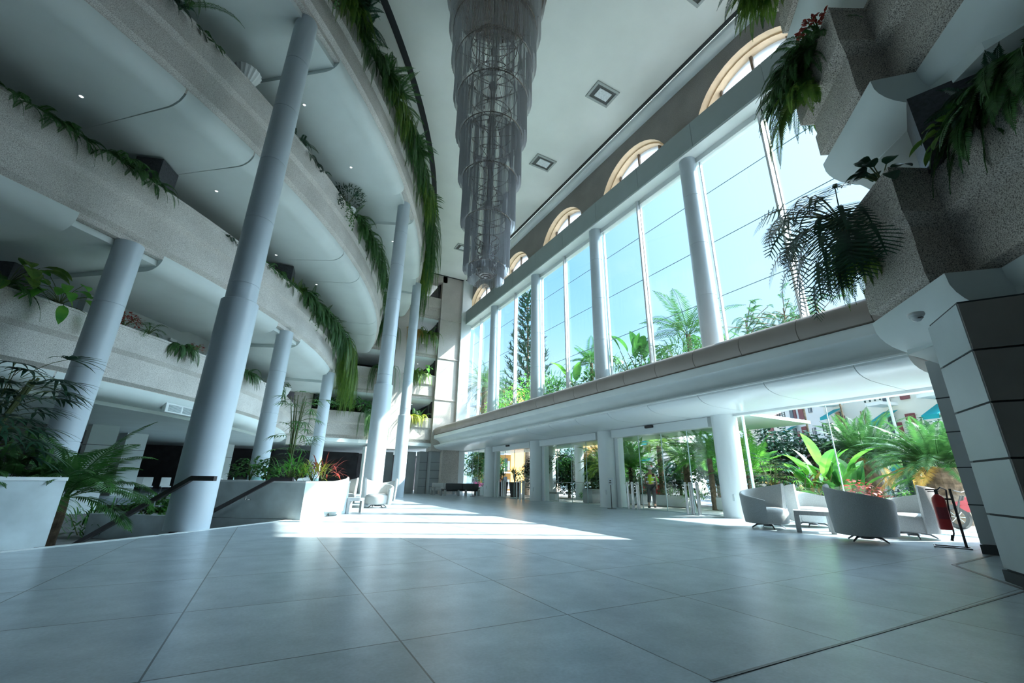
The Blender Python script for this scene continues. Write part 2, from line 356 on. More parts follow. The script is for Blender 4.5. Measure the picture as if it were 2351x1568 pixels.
for k, y in enumerate(BAYS):
    kk = k - 2
    if kk < 0: continue
    o = MB(); lathe_column(o, .385, .335, 5.0, 14.3, (7.8 - 2.25, 2.25), (XC, y))
    t = tag(o.build('window_column', colm, smooth=35), 'round grey upper column against the glass wall, ' + {0: 'largest one at right', 1: 'second from the right', 2: 'third from the right', 3: 'farthest one at left'}[kk], 'column', 'columns of the upper glass wall')
    o = MB(); o.lathe([(.001, 0), (.44, 0), (.44, .015), (.415, .02), (.41, 3.3), (.001, 3.3)], (XC, y, 0), 36)
    t = empty('entrance_column', (0, 0, 0), 0, 'round white ground floor column, ' + where[kk], 'column', 'white entrance columns')
    o.build('shaft', colw, t, smooth=35)
    q = MB(); q.box((13.82, y - .52, 1.65), (.34 if kk else .08, .22 if kk else .05, 3.3)); q.build('side_jamb', colw, t)
    q = MB(); q.rbox((XC - .36, y - .2, .62), (.03, .09, .2), .008); q.build('floor_socket', M('socket_grey', (.6, .65, .67), .4), t)
for k in range(len(BAYS) - 1):
    y0, y1 = BAYS[k], BAYS[k + 1]
    if k == 0: continue
    w = struct(bpy.data.objects.new('window_%d' % k, None)); COL.objects.link(w)
    yy = (y0 + y1) / 2
    f = MB(); f.box((13.72, yy, 9.6), (.26, .07, 9.3)); f.box((13.72, yy - .13, 9.6), (.1, .05, 9.3)); f.box((13.8, y0 + .42, 9.6), (.12, .05, 9.3)); f.box((13.8, y1 - .42, 9.6), (.12, .05, 9.3))
    f.build('mullion', M('mullion_white', (.72, .75, .76), .3), w)
    f = MB()
    for z in (7.75, 10.05, 12.3): f.box((13.8, yy, z), (.02, y1 - y0 - .8, .022))
    f.build('pane_joint', M('joint_blue_grey', (.22, .33, .40), .4), w)
    p = MB(); p.box((13.8, (y0 + yy) / 2 - .05, 9.6), (.012, yy - y0 - .1, 9.3)); p.box((13.8, (y1 + yy) / 2, 9.6), (.012, yy - y0 - .1, 9.3)); p.build('pane', glass, w)
w = struct(bpy.data.objects.new('window_6', None)); COL.objects.link(w)
f = MB(); f.box((13.72, 30.8, 9.6), (.26, .07, 9.3)); f.build('mullion', MATS['mullion_white'], w)
f = MB()
for z in (7.75, 10.05, 12.3): f.box((13.8, 30.2, z), (.02, 4.4, .022))
f.build('pane_joint', MATS['joint_blue_grey'], w)
p = MB(); p.box((13.8, 30.3, 9.6), (.012, 4.6, 9.3)); p.build('pane', glass, w)

# canopy over the entrance --------------------------------------------
brown = M('canopy_nosing', (.33, .28, .25), .38, nscale=1.5, namt=.06)
cn = MB()
prof_b = [(-2.4, 5.1), (-.32, 5.1), (-.12, 5.04), (.0, 4.92), (.05, 4.76), (.04, 4.6), (-.03, 4.47), (-.15, 4.43), (-2.4, 4.43)]
y = 33.0
while y > 3.4:
    cn.sweep(prof_b, [(11.0, y), (11.0, max(y - 1.525, 3.35))]); y -= 1.54
cn.build('trim_6', brown, smooth=35)['kind'] = 'structure'
cw = MB()
cw.sweep([(-2.4, 4.44), (-.08, 4.44), (.0, 4.41), (.02, 4.36), (.02, 4.16), (-.04, 4.12), (-.25, 4.06), (-.42, 3.95), (-.5, 3.83), (-.46, 3.73), (-.3, 3.67), (-.04, 3.655), (.0, 3.64), (.0, 3.60), (-.03, 3.59), (-.2, 3.59), (-2.4, 3.59)], [(11.0, 33.0), (11.0, 3.35)])
struct(cw.build('trim_7', white, smooth=30))
cb = MB(); y = 33.0
while y > 3.4:
    y1 = max(y - 2.03, 3.35)
    cb.sweep([(-2.7, 3.6), (-.03, 3.6), (-.04, 3.54), (-.1, 3.47), (-.22, 3.40), (-.4, 3.35), (-.65, 3.315), (-1.15, 3.3), (-2.7, 3.3)], [(11.0, y), (11.0, y1)]); y -= 2.05
struct(cb.build('entrance_ceiling', colw, smooth=30))
struct(MB().box((13.62, 18, 3.9), (.3, 30, 1.35)).build('spandrel', white))

# ground floor entrance bays
fr = M('white_header', (.70, .75, .76), .3)
def bay(n, y0, y1, header, door):
    w = struct(bpy.data.objects.new(('door_%d' if door else 'window_%d') % n, None)); COL.objects.link(w)
    L = y1 - y0
    if header:
        MB().box((13.5, (y0 + y1) / 2, 3.12), (.34, L, .34)).build('header', fr, w)
    zt = 2.95 if header else 3.27
    nseg = 4 if door else (2 if n == 20 else 4)
    p = MB()
    for i in range(nseg):
        p.box((13.72 + (.05 if door and i in (1, 2) else 0), y0 + L * (i + .5) / nseg, zt / 2), (.012, L / nseg - .01, zt))
    p.build('pane', glass, w)
    e = MB()
    for i in range(1, nseg):
        e.box((13.72, y0 + L * i / nseg, zt / 2), (.03, .022, zt))
    e.box((13.72, (y0 + y1) / 2, .01), (.05, L, .02))
    e.build('pane_edge', M('glass_edge', (.45, .58, .58), .2), w)
    if door:
        MB().rbox((13.3, (y0 + y1) / 2 + .2, 3.22), (.1, .42, .1), .02).build('sensor', M('black_plastic', (.02, .02, .022), .35), w)
    return w
bay(20, 3.6, 8.95, False, False)
bay(1, 9.9, 14.95, True, True)
w3 = bay(21, 16.05, 21.05, True, False)
m = MB(); m.tube([(13.6, 17.0, 1.0), (13.6, 20.0, 1.0)], .018); m.box((13.62, 17.0, 1.0), (.08, .06, .12)); m.box((13.62, 20.0, 1.0), (.08, .06, .12)); m.build('panic_bar', steel, w3)
bay(2, 22.2, 27.15, True, True)
bay(22, 28.25, 32.4, False, False)

# chrome guard posts in front of the sliding doors
def guard(x, y, label):
    t = empty('door_guard', (x, y, 0), 0, label, 'door guard', 'steel guard posts at the sliding doors')
    for i, (dx, dy) in enumerate(((0, 0), (-.12, -.16), (-.28, -.05), (.1, -.26), (-.05, -.34))):
        MB().lathe([(.001, 0), (.045, 0), (.045, 1.06), (.03, 1.075), (.001, 1.075)], (dx, dy, 0), 14).build('post', steel, t, smooth=40)
    MB().box((-.08, -.16, .985), (.5, .5, .02), rz=.3).build('cap_plate', steel, t)
guard(13.5, 14.05, 'cluster of shiny steel guard posts left of the walking person')
guard(13.3, 10.95, 'cluster of shiny steel guard posts near the largest white column')
guard(13.5, 25.9, 'dark steel guard posts left of the potted palms outside')
guard(13.5, 23.5, 'dark steel guard posts right of the potted palms outside')

# curved balconies on the left -----------------------------------------
AX = (-55.8, -41.3, -26.8, -12.3, 2.2)
LEV = {'IV': (35.6, 16.1), 'III': (33.2, 12.6), 'II': (30.9, 9.1), 'I': (28.4, 5.6)}
def par_prof(zt, d=.95, s=.13):
    return [(0, zt), (.0, zt - .07), (-.018, zt - .08), (-.018, zt - .76), (-s, zt - .90), (-s, zt - 1.22), (-s + .03, zt - 1.225), (-s + .03, zt - 1.70), (-s - .12, zt - 1.80), (-s - .12, zt - 1.95), (-d, zt - 1.95), (-d, zt - .02), (-d + .14, zt - .02), (-d + .14, zt - .28), (-.14, zt - .28), (-.14, zt)]
def bull(zt, back=9., h=.42):
    b = zt - 1.82; r = h; pts = [(-.24, b)]
    for i in range(1, 9):
        t = pi / 2 * i / 8; pts.append((-.24 - r * 1.25 * (1 - cos(t)) , b - .06 - r * sin(t)))
    return pts + [(-back, b - .06 - r), (-back, b)]
cats = {'IV': 'topmost curved granite balcony at left, under the ceiling', 'III': 'third curved granite balcony up at left', 'II': 'second curved granite balcony up at left', 'I': 'lowest curved granite balcony at left'}
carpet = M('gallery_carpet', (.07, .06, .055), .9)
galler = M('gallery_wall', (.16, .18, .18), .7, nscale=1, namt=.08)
for lv, (R, zt) in LEV.items():
    t = empty('balcony', (0, 0, 0), 0, cats[lv] + ' with planted trough', 'balcony', 'curved balconies at left')
    a0, a1 = -64, -2.3
    MB().sweep(par_prof(zt), arc(R, a0, a1)).build('parapet', gran, t, smooth=25)
    MB().sweep([(-.16, zt - .3), (-.16, zt - .1), (-.8, zt - .1), (-.8, zt - .3)], arc(R, a0, a1, 2)).build('soil', earth, t)
    sf = MB()
    edges = [a0]
    for ax in AX: edges += [ax - 2.0, ax + 2.0]
    edges = [e for e in edges if a0 <= e <= a1] + [a1]
    for i in range(len(edges) - 1):
        e0, e1 = edges[i], edges[i + 1]; mid = (e0 + e1) / 2
        narrow = any(abs(mid - ax) < 1 for ax in AX)
        if narrow and lv in ('IV', 'II'): continue
        sf.sweep(bull(zt), arc(R, e0 + .045, e1 - .045, .7))
    sf.build('soffit_panels', plaster, t, smooth=30)
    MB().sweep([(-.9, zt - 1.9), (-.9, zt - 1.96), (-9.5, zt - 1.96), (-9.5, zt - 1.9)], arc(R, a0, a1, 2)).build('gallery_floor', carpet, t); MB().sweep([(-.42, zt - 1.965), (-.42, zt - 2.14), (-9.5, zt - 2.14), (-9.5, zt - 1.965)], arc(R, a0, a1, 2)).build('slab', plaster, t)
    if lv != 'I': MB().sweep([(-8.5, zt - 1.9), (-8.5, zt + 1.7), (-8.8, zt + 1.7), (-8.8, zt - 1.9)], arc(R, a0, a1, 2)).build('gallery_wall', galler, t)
# wall behind the lowest balcony and deep ground floor ceiling
struct(MB().sweep([(0, 3.5), (0, 7.1), (-.3, 7.1), (-.3, 3.5)], arc(26.6, -37, 8, 1)).build('wall_gallery', M('gallery_pale', (.5, .55, .54), .6, nscale=1, namt=.05)))
struct(MB().sweep([(0, 3.18), (0, 3.5), (-22, 3.5), (-22, 3.18)], arc(27.4, -64, 6, 2)).build('ceiling_ground', plaster))
# dark restaurant walls far behind the columns
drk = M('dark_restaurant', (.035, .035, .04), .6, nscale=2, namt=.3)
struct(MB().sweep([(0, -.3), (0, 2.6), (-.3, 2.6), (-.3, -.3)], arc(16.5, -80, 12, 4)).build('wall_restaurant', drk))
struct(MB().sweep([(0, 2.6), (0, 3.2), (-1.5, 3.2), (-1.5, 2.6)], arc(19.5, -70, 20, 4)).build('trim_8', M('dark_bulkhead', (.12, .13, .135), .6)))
struct(MB().sweep([(0, 2.45), (0, 2.62), (-1.2, 2.62), (-1.2, 2.45)], arc(18.7, -70, 20, 4)).build('trim_9', M('grey_ledge', (.3, .33, .34), .6)))
# pale square ground floor pillars in front of the restaurant
for R, a, lab in ((21.9, -20.7, 'pale square pillar behind the left tall columns, left one'), (21.0, -9.8, 'pale square pillar behind the left tall columns, middle one'), (24.5, 4.5, 'pale square pillar at left of the glass balustrade')):
    x, y = PA(R, a); t = empty('square_pillar', (x, y, 0), radians(a + 45), lab, 'pillar', 'square ground floor pillars')
    MB().box((0, 0, -.15), (.95, .95, 6.7)).build('shaft', plaster, t)
    MB().box((0, 0, 2.3), (.955, .955, .02)).build('joint', dark, t)
# dark square pillars standing behind the parapets
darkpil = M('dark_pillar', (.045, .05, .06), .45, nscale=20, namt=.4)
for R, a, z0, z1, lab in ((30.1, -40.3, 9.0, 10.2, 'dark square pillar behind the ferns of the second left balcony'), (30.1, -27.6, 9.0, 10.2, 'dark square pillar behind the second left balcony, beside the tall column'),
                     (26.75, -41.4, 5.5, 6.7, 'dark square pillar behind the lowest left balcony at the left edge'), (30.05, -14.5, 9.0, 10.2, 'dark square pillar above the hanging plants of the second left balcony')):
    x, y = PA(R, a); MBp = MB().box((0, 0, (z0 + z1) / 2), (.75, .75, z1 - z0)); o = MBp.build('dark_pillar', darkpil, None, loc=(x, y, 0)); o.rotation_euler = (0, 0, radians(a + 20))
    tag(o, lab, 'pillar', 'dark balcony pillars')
# columns
def tall(a, R, lab, z1=14.15, sl=True, r0=.335, r1=.30, z0=0.):
    x, y = PA(R, a); t = empty('column', (x, y, 0), 0, lab, 'column', 'round grey columns of the balconies')
    m = MB(); lathe_column(m, r0, r1, z0, z1, (1.75, 1.78), (0, 0), (.385, 4.9) if sl else None, 40); m.build('shaft', colm, t, smooth=35)
tall(-41.4, 35.1, 'tallest round grey column at left, rising beside the stair handrail')
tall(-26.9, 35.1, 'tall round grey column behind the left armchairs')
tall(-12.0, 35.3, 'tall slender round grey column nearest the back wall')
tall(-40.9, 30.55, 'round grey column at far left behind the planter with the fan palm', 7.15, False, .33, .33, -3.5)
tall(-27.2, 30.55, 'round grey column behind the glass balustrade', 7.15, False, .33, .33, -3.5)
tall(-13.0, 30.55, 'round grey column behind the planter palm, under the second balcony', 7.15, False, .33, .33, 0)

# back wall ------------------------------------------------------------
YB = 33.0
bk = MB()
bk.box((11.75, YB + .6, 10.9), (1.9, 1.2, 15.4)); bk.box((7.75, YB + .5, 10.9), (1.0, 1.0, 15.4)); bk.box((1.2, YB + .5, 10.9), (1.2, 1.0, 15.4))
bk.box((9.5, YB + .5, 18.3), (3.4, 1.0, .9)); bk.box((4.5, YB + .5, 18.3), (6.4, 1.0, .9))
for zt in (5.75, 9.28, 12.8, 16.3): bk.box((11.75, YB - .03, zt - 1.95), (1.9, .06, .12))
struct(bk.build('wall_back', gran_pale))
struct(MB().box((13.15, YB + .3, 9.2), (.9, 1.0, 18.6)).build('corner_pilaster', white))
bl = {5.75: 'lowest', 9.28: 'second', 12.8: 'third', 16.3: 'topmost'}
for zt in (5.75, 9.28, 12.8, 16.3):
    for (x0, x1, s) in ((8.27, 10.78, 'right'), (1.85, 7.23, 'left')):
        t = empty('balcony', (0, 0, 0), 0, '%s balcony recess of the back wall, %s bay' % (bl[zt], s), 'balcony', 'balconies of the back wall')
        p = [(r * .8, z) for r, z in par_prof(zt)]
        MB().sweep(p, [(x0, YB + .15), (x1, YB + .15)]).build('parapet', gran_pale, t, smooth=25)
        MB().sweep(bull(zt, 5.), [(x0, YB + .15), (x1, YB + .15)]).build('soffit', plaster, t, smooth=30)
        m = MB().box(((x0 + x1) / 2, YB + 4.5, zt + .4), (x1 - x0, .2, 2.8)); m.box((x0 + .05, YB + 2.6, zt + .2), (.1, 4.2, 2.6)); m.box((x1 - .05, YB + 2.6, zt + .2), (.1, 4.2, 2.6)); m.build('recess_wall', drk, t)
        MB().box((x1 - .12, YB + .9, zt + .6), (.08, .1, 1.9)).build('door_frame', galler, t)
# stone panels with dark slots under the back balconies
pn = MB(); dk = MB()
for i, x in enumerate((8.5, 9.2, 9.9, 10.6)):
    pn.box((x, 37.2 - i * .9, 1.6), (.62, .9, 3.2)); dk.box((x + .36, 37.4 - i * .9, 1.3), (.1, .7, 2.6))
pn.box((11.6, 33.9, 1.6), (1.3, 1.2, 3.2)); 
struct(pn.build('wall_lobby', M('lobby_stone', (.33, .36, .37), .4, nscale=.8, namt=.1)))
for z in (.55, 1.15, 1.75, 2.35): dk.box((11.6, 33.28, z), (1.3, .03, .02)); dk.box((10.6, 34.02, z), (.62, .03, .02))
struct(dk.build('trim_10', dark))
struct(MB().box((-9, 40.2, 3.65), (46, 14.3, .26)).build('ceiling_lobby', plaster))
struct(MB().box((-8, 47, 9.2), (48, .3, 18.6)).build('wall_lobby_dark', drk)); struct(MB().box((3.3, 40, 1.6), (6.5, .3, 3.2)).build('wall_lobby_side', drk)); struct(MB().box((-20, 0, 1.2), (.3, 40, 8)).build('wall_far_left', drk)) if 0 else None
struct(MB().box((6.3, YB + .6, 1.65), (.9, 1.0, 3.3)).build('lobby_pilaster', plaster))
struct(MB().box((12.4, YB + .2, 1.65), (1.4, .9, 3.3)).build('lobby_corner', gran_pale))

# right-hand balconies: saw-tooth plan ----------------------------------
def saw(s=0.):
    pts = [(13.0, 2.85), (9.7, 2.9), (9.25, 2.95), (8.82, 3.25)]
    P = Vector((7.42, 1.86))
    for k in range(7):
        pts += [P[:], (P + Vector((.56, -.30)))[:]]; P = P + Vector((-.67, -1.54))
    d = Vector((-.72, .70)) * s
    return [(x - d.x, y - d.y) for x, y in pts]
for zt, s, lab in ((5.6, 0, 'lower stepped granite balcony at right with planted corner'), (9.1, -.1, 'middle stepped granite balcony at right under the upper ferns'), (12.6, -.2, 'upper stepped granite balcony at the top right'), (16.1, -.3, 'topmost stepped granite balcony at right')):
    t = empty('balcony', (0, 0, 0), 0, lab, 'balcony', 'stepped balconies at right')
    P = saw(s)
    MB().sweep(par_prof(zt, .95, .2), P).build('parapet', gran_near, t)
    MB().sweep([(-.16, zt - .3), (-.16, zt - .1), (-.8, zt - .1), (-.8, zt - .3)], P).build('soil', earth, t)
    sf = MB()
    for i in range(3, len(P) - 1, 2):
        sf.sweep(bull(zt, 10 - .01 * i, .58), [P[i], P[i + 1]])
    sf.prism([(P[3][0] + .35, 2.78), (P[3][0] + .75, 2.75), (13.5, 2.7), (13.5, -12), (6.5, -12), (P[3][0] - 1.2, .6)], zt - 2.455, zt - 1.86)
    sf.build('soffit_panels', plaster, t, smooth=30)
    MB().prism([(P[3][0] + .2, 2.8), (13.5, 2.7), (13.5, -13.5), (2.5, -9.5), (P[-1][0] + .6, P[-1][1])], zt - 2.0, zt - 1.9).build('slab', plaster, t)
# stone pier and jamb
pierm = M('pier_stone_pale', (.50, .56, .56), .4, nscale=1.2, namt=.06)
pierd = M('pier_stone_brown', (.30, .27, .245), .45, nscale=1.2, namt=.1)
c0 = Vector((6.86, 1.55)); c1 = Vector((7.63, 2.03)); e1 = (c1 - c0).normalized(); e2 = Vector((e1.y, -e1.x))
t = empty('stone_pier', (0, 0, 0), 0, 'large stone-clad pier at the right edge with dark joints and black plinth', 'pier')
pl = MB(); bd = MB(); jt = MB(); zs = [.13, .72, 1.32, 1.92, 2.52, 3.11]
for i in range(5):
    a, b = zs[i], zs[i + 1]
    p = [c0, c1, c1 + e2 * 3.0, c0 + e2 * 3.0]
    pl.prism([q[:] for q in (c0 + e2 * .03, c1, c1 + e2 * 3.0, c0 + e2 * 3.0 - e1 * 0)], a + .012, b - .012)
    bd.prism([q[:] for q in (c0 - e1 * .02 + e2 * .04, c0 + e2 * .04 + e1 * .05, c0 + e2 * 3.0 + e1 * .05, c0 + e2 * 3.0 - e1 * .02)], a + .012, b - .012)
pl.build('pale_cladding', pierm, t); bd.build('brown_cladding', pierd, t)
jt.prism([q[:] for q in (c0 + e1 * .02 + e2 * .05, c1 - e1 * .02 + e2 * .02, c1 - e1 * .02 + e2 * 2.9, c0 + e1 * .02 + e2 * 2.9)], .1, 3.13); jt.build('joints', dark, t)
MB().prism([q[:] for q in (c0 - e1 * .03 - e2 * 0, c1 + e1 * .015 - e2 * .015, c1 + e1 * .015 + e2 * 3, c0 - e1 * .03 + e2 * 3)], 0, .12).build('plinth', dark, t)
t = empty('stone_jamb', (10.5, 2.9, 0), 0, 'thin grey stone jamb closing the glass bay behind the extinguisher', 'pier')
MB().box((.15, -.2, 1.7), (.5, .5, 3.1)).build('cladding', M('jamb_grey', (.44, .46, .46), .5), t)
MB().box((.15, -.2, .07), (.52, .52, .14)).build('plinth', dark, t)
j = MB()
for z in (.75, 1.35, 1.95, 2.55): j.box((.15, -.2, z), (.51, .51, .02))
j.build('joints', dark, t)
struct(MB().box((12.4, 2.9, 9.2), (2.6, .3, 18.4)).build('wall_south', gran_pale))
struct(MB().box((12.3, 2.55, 1.6), (3.0, .2, 3.2)).build('wall_south_low', pierm))
# unseen rear enclosure on the sun side, added to block sun and darken galleries
struct(MB().box((-15, -14, 9.2), (60, .3, 18.6)).build('wall_rear', M('rear_wall', (.35, .37, .36), .7)))
struct(MB().box((-45, 10, 9.2), (.3, 50, 18.6)).build('wall_left', MATS['rear_wall']))
struct(MB().box((13.7, -6.5, 9.2), (.3, 19, 18.6)).build('wall_right', gran_pale))
x, y = 8.55, 1.9
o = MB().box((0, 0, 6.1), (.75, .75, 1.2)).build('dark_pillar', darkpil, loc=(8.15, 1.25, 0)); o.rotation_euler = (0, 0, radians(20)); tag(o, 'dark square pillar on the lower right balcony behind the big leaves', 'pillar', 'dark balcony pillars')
# ================= plant builders =================
G_FERN = leafmat('fern_green', (.03, .105, .03), (.075, .20, .05), 5)
G_FERN2 = leafmat('fern_yellow_green', (.07, .17, .03), (.19, .32, .05), 4, .45)
G_DARK = leafmat('leaf_dark', (.012, .05, .03), (.03, .10, .05), 4, .2, .3)
G_MID = leafmat('leaf_mid', (.03, .12, .03), (.08, .25, .05), 3)
G_BRIGHT = leafmat('leaf_bright', (.07, .30, .05), (.20, .50, .07), 2, .5)
G_YEL = leafmat('leaf_yellow', (.35, .45, .05), (.65, .62, .10), 3, .5)
G_RED = leafmat('leaf_red', (.25, .03, .03), (.50, .10, .07), 6, .4)
G_PINK = leafmat('petal_pink', (.75, .04, .30), (.9, .10, .5), 6, .4)
G_BLUE = leafmat('conifer_green', (.02, .075, .05), (.05, .13, .08), 2, .1)
G_ORG = leafmat('leaf_dry', (.45, .25, .06), (.65, .42, .12), 3, .3)
BARK = M('palm_bark', (.16, .11, .075), .9, nscale=8, namt=.5, bump=.6)
STEM = M('green_stem', (.09, .12, .04), .6)
POT = M('white_pot', (.72, .74, .73), .5)
UP = Vector((0, 0, 1))
def perp(d):
    s = d.cross(UP)
    return s.normalized() if s.length > 1e-3 else Vector((1, 0, 0))
def path_droop(p, az, el, L, g, n):
    d = Vector((cos(az) * cos(el), sin(az) * cos(el), sin(el))); pts = [Vector(p)]; st = L / n
    for i in range(n):
        pts.append(pts[-1] + d * st); d = (d + Vector((0, 0, -g / n))).normalized()
    return pts
def frond(m, p, az, el, L, g, nl, ll, lw, fwd=.45, sag=.25, r=None, stem=True):
    """pinnate frond: thin rachis and nl pairs of leaflets"""
    r = r or rnd; pts = path_droop(p, az, el, L, g, 8)
    if stem: m.tube(pts, [lw * .35] * 4 + [lw * .2] * 5, 3, False)
    for i in range(nl):
        t = .12 + .86 * i / nl; f = t * 8; k = min(int(f), 7); u = f - k
        c = pts[k].lerp(pts[k + 1], u); d = (pts[k + 1] - pts[k]).normalized(); s = perp(d)
        w = ll * (sin(pi * min(1, t * .85 + .18)) ** .7) * r.uniform(.85, 1.1)
        for sg in (-1, 1):
            q = (s * sg + d * fwd - UP * sag).normalized() * w; b = d * lw * .5
            m.add([c - b, c + q * .45 - b * 1.1 + UP * w * .06, c + q, c + q * .45 + b * 1.4 + UP * w * .06], [(0, 1, 2, 3)])
def blade(m, p, az, el, L, w, g, n=5):
    pts = path_droop(p, az, el, L, g, n); vs = []
    for i, c in enumerate(pts):
        d = (pts[min(i + 1, n)] - pts[max(i - 1, 0)]).normalized(); s = perp(d); t = i / n
        ww = w * (.55 + .9 * t if t < .4 else 1.0 * (1 - t) / .6 * .9 + .02); vs += [c - s * ww / 2, c + s * ww / 2]
    m.add(vs, [(2 * i, 2 * i + 1, 2 * i + 3, 2 * i + 2) for i in range(n)])
def oval(m, p, az, el, L, w, g, n=6, fold=.15):
    """broad leaf with a folded midrib"""
    pts = path_droop(p, az, el, L, g, n); vs = []
    for i, c in enumerate(pts):
        d = (pts[min(i + 1, n)] - pts[max(i - 1, 0)]).normalized(); s = perp(d); nn = s.cross(d); t = i / n
        ww = w * .5 * (sin(pi * (t ** .8)) ** .75 if 0 < t < 1 else .02); vs += [c - s * ww + nn * ww * fold, c, c + s * ww + nn * ww * fold]
    fs = []
    for i in range(n): fs += [(3 * i, 3 * i + 1, 3 * i + 4, 3 * i + 3), (3 * i + 1, 3 * i + 2, 3 * i + 5, 3 * i + 4)]
    m.add(vs, fs)
def lobed(m, p, az, el, L, w, g, nl=9):
    """deeply cut leaf: central strip and broad finger lobes"""
    pts = path_droop(p, az, el, L, g, 8)
    for i in range(nl):
        t = .05 + .9 * i / nl; f = t * 8; k = min(int(f), 7); c = pts[k].lerp(pts[k + 1], f - k); d = (pts[k + 1] - pts[k]).normalized(); s = perp(d)
        ln = w * .55 * sin(pi * min(1, t * .75 + .25)) ** .7
        for sg in (-1, 1):
            q = (s * sg + d * (-.1 + .95 * t) - UP * .12).normalized() * ln; b = d * L / nl * .23
            m.add([c - b, c + q * .5 - b * .8, c + q * .85 - b * .7, c + q * 1.05, c + q * .85 + b * .6, c + q * .5 + b * .5, c + b], [tuple(range(7))])
    vs = []
    for i, c in enumerate(pts):
        d = (pts[min(i + 1, 8)] - pts[max(i - 1, 0)]).normalized(); s = perp(d); ww = w * .07 * (1 - i / 8.5); vs += [c - s * ww, c + s * ww]
    m.add(vs, [(2 * i, 2 * i + 1, 2 * i + 3, 2 * i + 2) for i in range(8)])
def fan(m, p, az, el, r, n=9, w=.03, spread=2.6, g=.5):
    d = Vector((cos(az) * cos(el), sin(az) * cos(el), sin(el))); s = perp(d); nn = s.cross(d)
    for i in range(n):
        a = (i / (n - 1) - .5) * spread; q = d * cos(a) + s * sin(a)
        blade(m, p, atan2(q.y, q.x), math.asin(max(-1, min(1, q.z))), r * (1 - .18 * abs(a)), w, g, 4)
def thing_of(name, loc, rz, label, cat, group, parts):
    t = empty(name, loc, rz, label, cat, group)
    for pname, m, mat in parts:
        if m.v: m.build(pname, mat, t, fix=False)
    return t
def fern(loc, rz, label, n=22, L=.8, hang=1.5, spread=.5, seed=1, mat=None, group='ferns on the balconies', out=0., up=.5, name='fern', lw=.028, ll=.13, pot=False):
    """arching fern; local +X points away from the parapet"""
    r = random.Random(seed); a = MB()
    for i in range(n):
        az = r.gauss(0, .9) if r.random() < .75 else r.uniform(-pi, pi); y = r.uniform(-spread, spread)
        frond(a, (-.12 + r.uniform(-.08, .1), y, .0), az, r.uniform(.2, 1.1) * up * 2, L * r.uniform(.6, 1.15), hang * r.uniform(.7, 1.3) * 2, int(14 + L * 20), ll * r.uniform(.75, 1.0), lw * .72, r=r)
    ps = [('fronds', a, mat or G_FERN)]
    if pot:
        q = MB().lathe([(.001, -.32), (.10, -.32), (.2, -.12), (.24, 0), (.2, 0), (.001, -.04)], (0, 0, 0), 20); ps.append(('pot', q, POT))
    return thing_of(name, loc, rz, label, 'fern', group, ps)
def curtain(loc, rz, label, n=60, L=2.0, spread=1.2, seed=1, mat=None, group='long hanging ferns', name='hanging_fern', out=.25, bush=0.):
    """dense mass of long fronds hanging straight down over the parapet"""
    r = random.Random(seed); a = MB()
    for i in range(n):
        y = r.uniform(-spread, spread); ln = L * r.uniform(.45, 1.1)
        frond(a, (-.15 + r.uniform(0, .25), y, .03), r.gauss(0, .75), r.uniform(.1, 1.2), ln, 4.6 * max(1, ln * .85) * r.uniform(.6, 1.5), int(18 + ln * 14), .15 * r.uniform(.7, 1.3), .026, .6, .4, r=r)
    b = MB()
    for i in range(int(bush)):
        y = r.uniform(-spread, spread)
        frond(b, (-.2, y, .05), r.uniform(-pi, pi), r.uniform(.2, 1.4), r.uniform(.6, 1.2), 1.6, 24, .15, .03, r=r)
    return thing_of(name, loc, rz, label, 'hanging fern', group, [('hanging_fronds', a, mat or G_FERN), ('upright_fronds', b, G_FERN)])
def shrub(loc, rz, label, R=.5, n=160, L=.16, w=.07, seed=1, mat=None, flat=.8, group=None, name='shrub', cat='shrub', stems=6, kind='oval', z0=.0):
    r = random.Random(seed); a = MB(); s = MB()
    for i in range(stems):
        az = r.uniform(0, 2 * pi); s.tube([(0, 0, 0), (cos(az) * R * .3, sin(az) * R * .3, R * flat * .6 + z0), (cos(az) * R * .6, sin(az) * R * .6, R * flat * 1.2 + z0)], [.02, .014, .008], 4)
    for i in range(n):
        u = r.uniform(-.3, 1); th = r.uniform(0, 2 * pi); q = R * r.uniform(.35, 1) ** .6; c = sqrt(max(0, 1 - u * u))
        p = (q * c * cos(th), q * c * sin(th), z0 + R * flat * .5 + q * u * flat)
        az = th + r.gauss(0, .7)
        if kind == 'oval': oval(a, p, az, r.uniform(-.4, .9), L * r.uniform(.7, 1.2), w, 1., 3)
        elif kind == 'blade': blade(a, p, az, r.uniform(-.1, 1.2), L * r.uniform(.7, 1.3), w, 1.2, 3)
        else: fan(a, p, az, r.uniform(0, 1.1), L, 6, w, 2.4)
    return thing_of(name, loc, rz, label, cat, group, [('foliage', a, mat or G_MID), ('stem', s, STEM)])
def bigleaf(loc, rz, label, n=10, L=.5, w=.22, stalk=.5, seed=1, mat=None, el=(.2, 1.2), g=1.6, kind='oval', azs=1.6, group=None, name='broad_leaved_plant', cat='plant'):
    r = random.Random(seed); a = MB(); s = MB()
    for i in range(n):
        az = r.uniform(-azs, azs); e = r.uniform(*el); st = path_droop((0, 0, 0), az, e, stalk * r.uniform(.6, 1.2), .8, 4); s.tube(st, [.014, .012, .01, .009, .008], 4)
        d = (st[-1] - st[-2]).normalized()
        if kind == 'oval': oval(a, st[-1], atan2(d.y, d.x), math.asin(d.z) - .3, L * r.uniform(.7, 1.15), w, g)
        else: lobed(a, st[-1], atan2(d.y, d.x), math.asin(d.z) - .4, L * r.uniform(.75, 1.15), w, g)
    return thing_of(name, loc, rz, label, cat, group, [('leaves', a, mat or G_MID), ('stalks', s, STEM)])
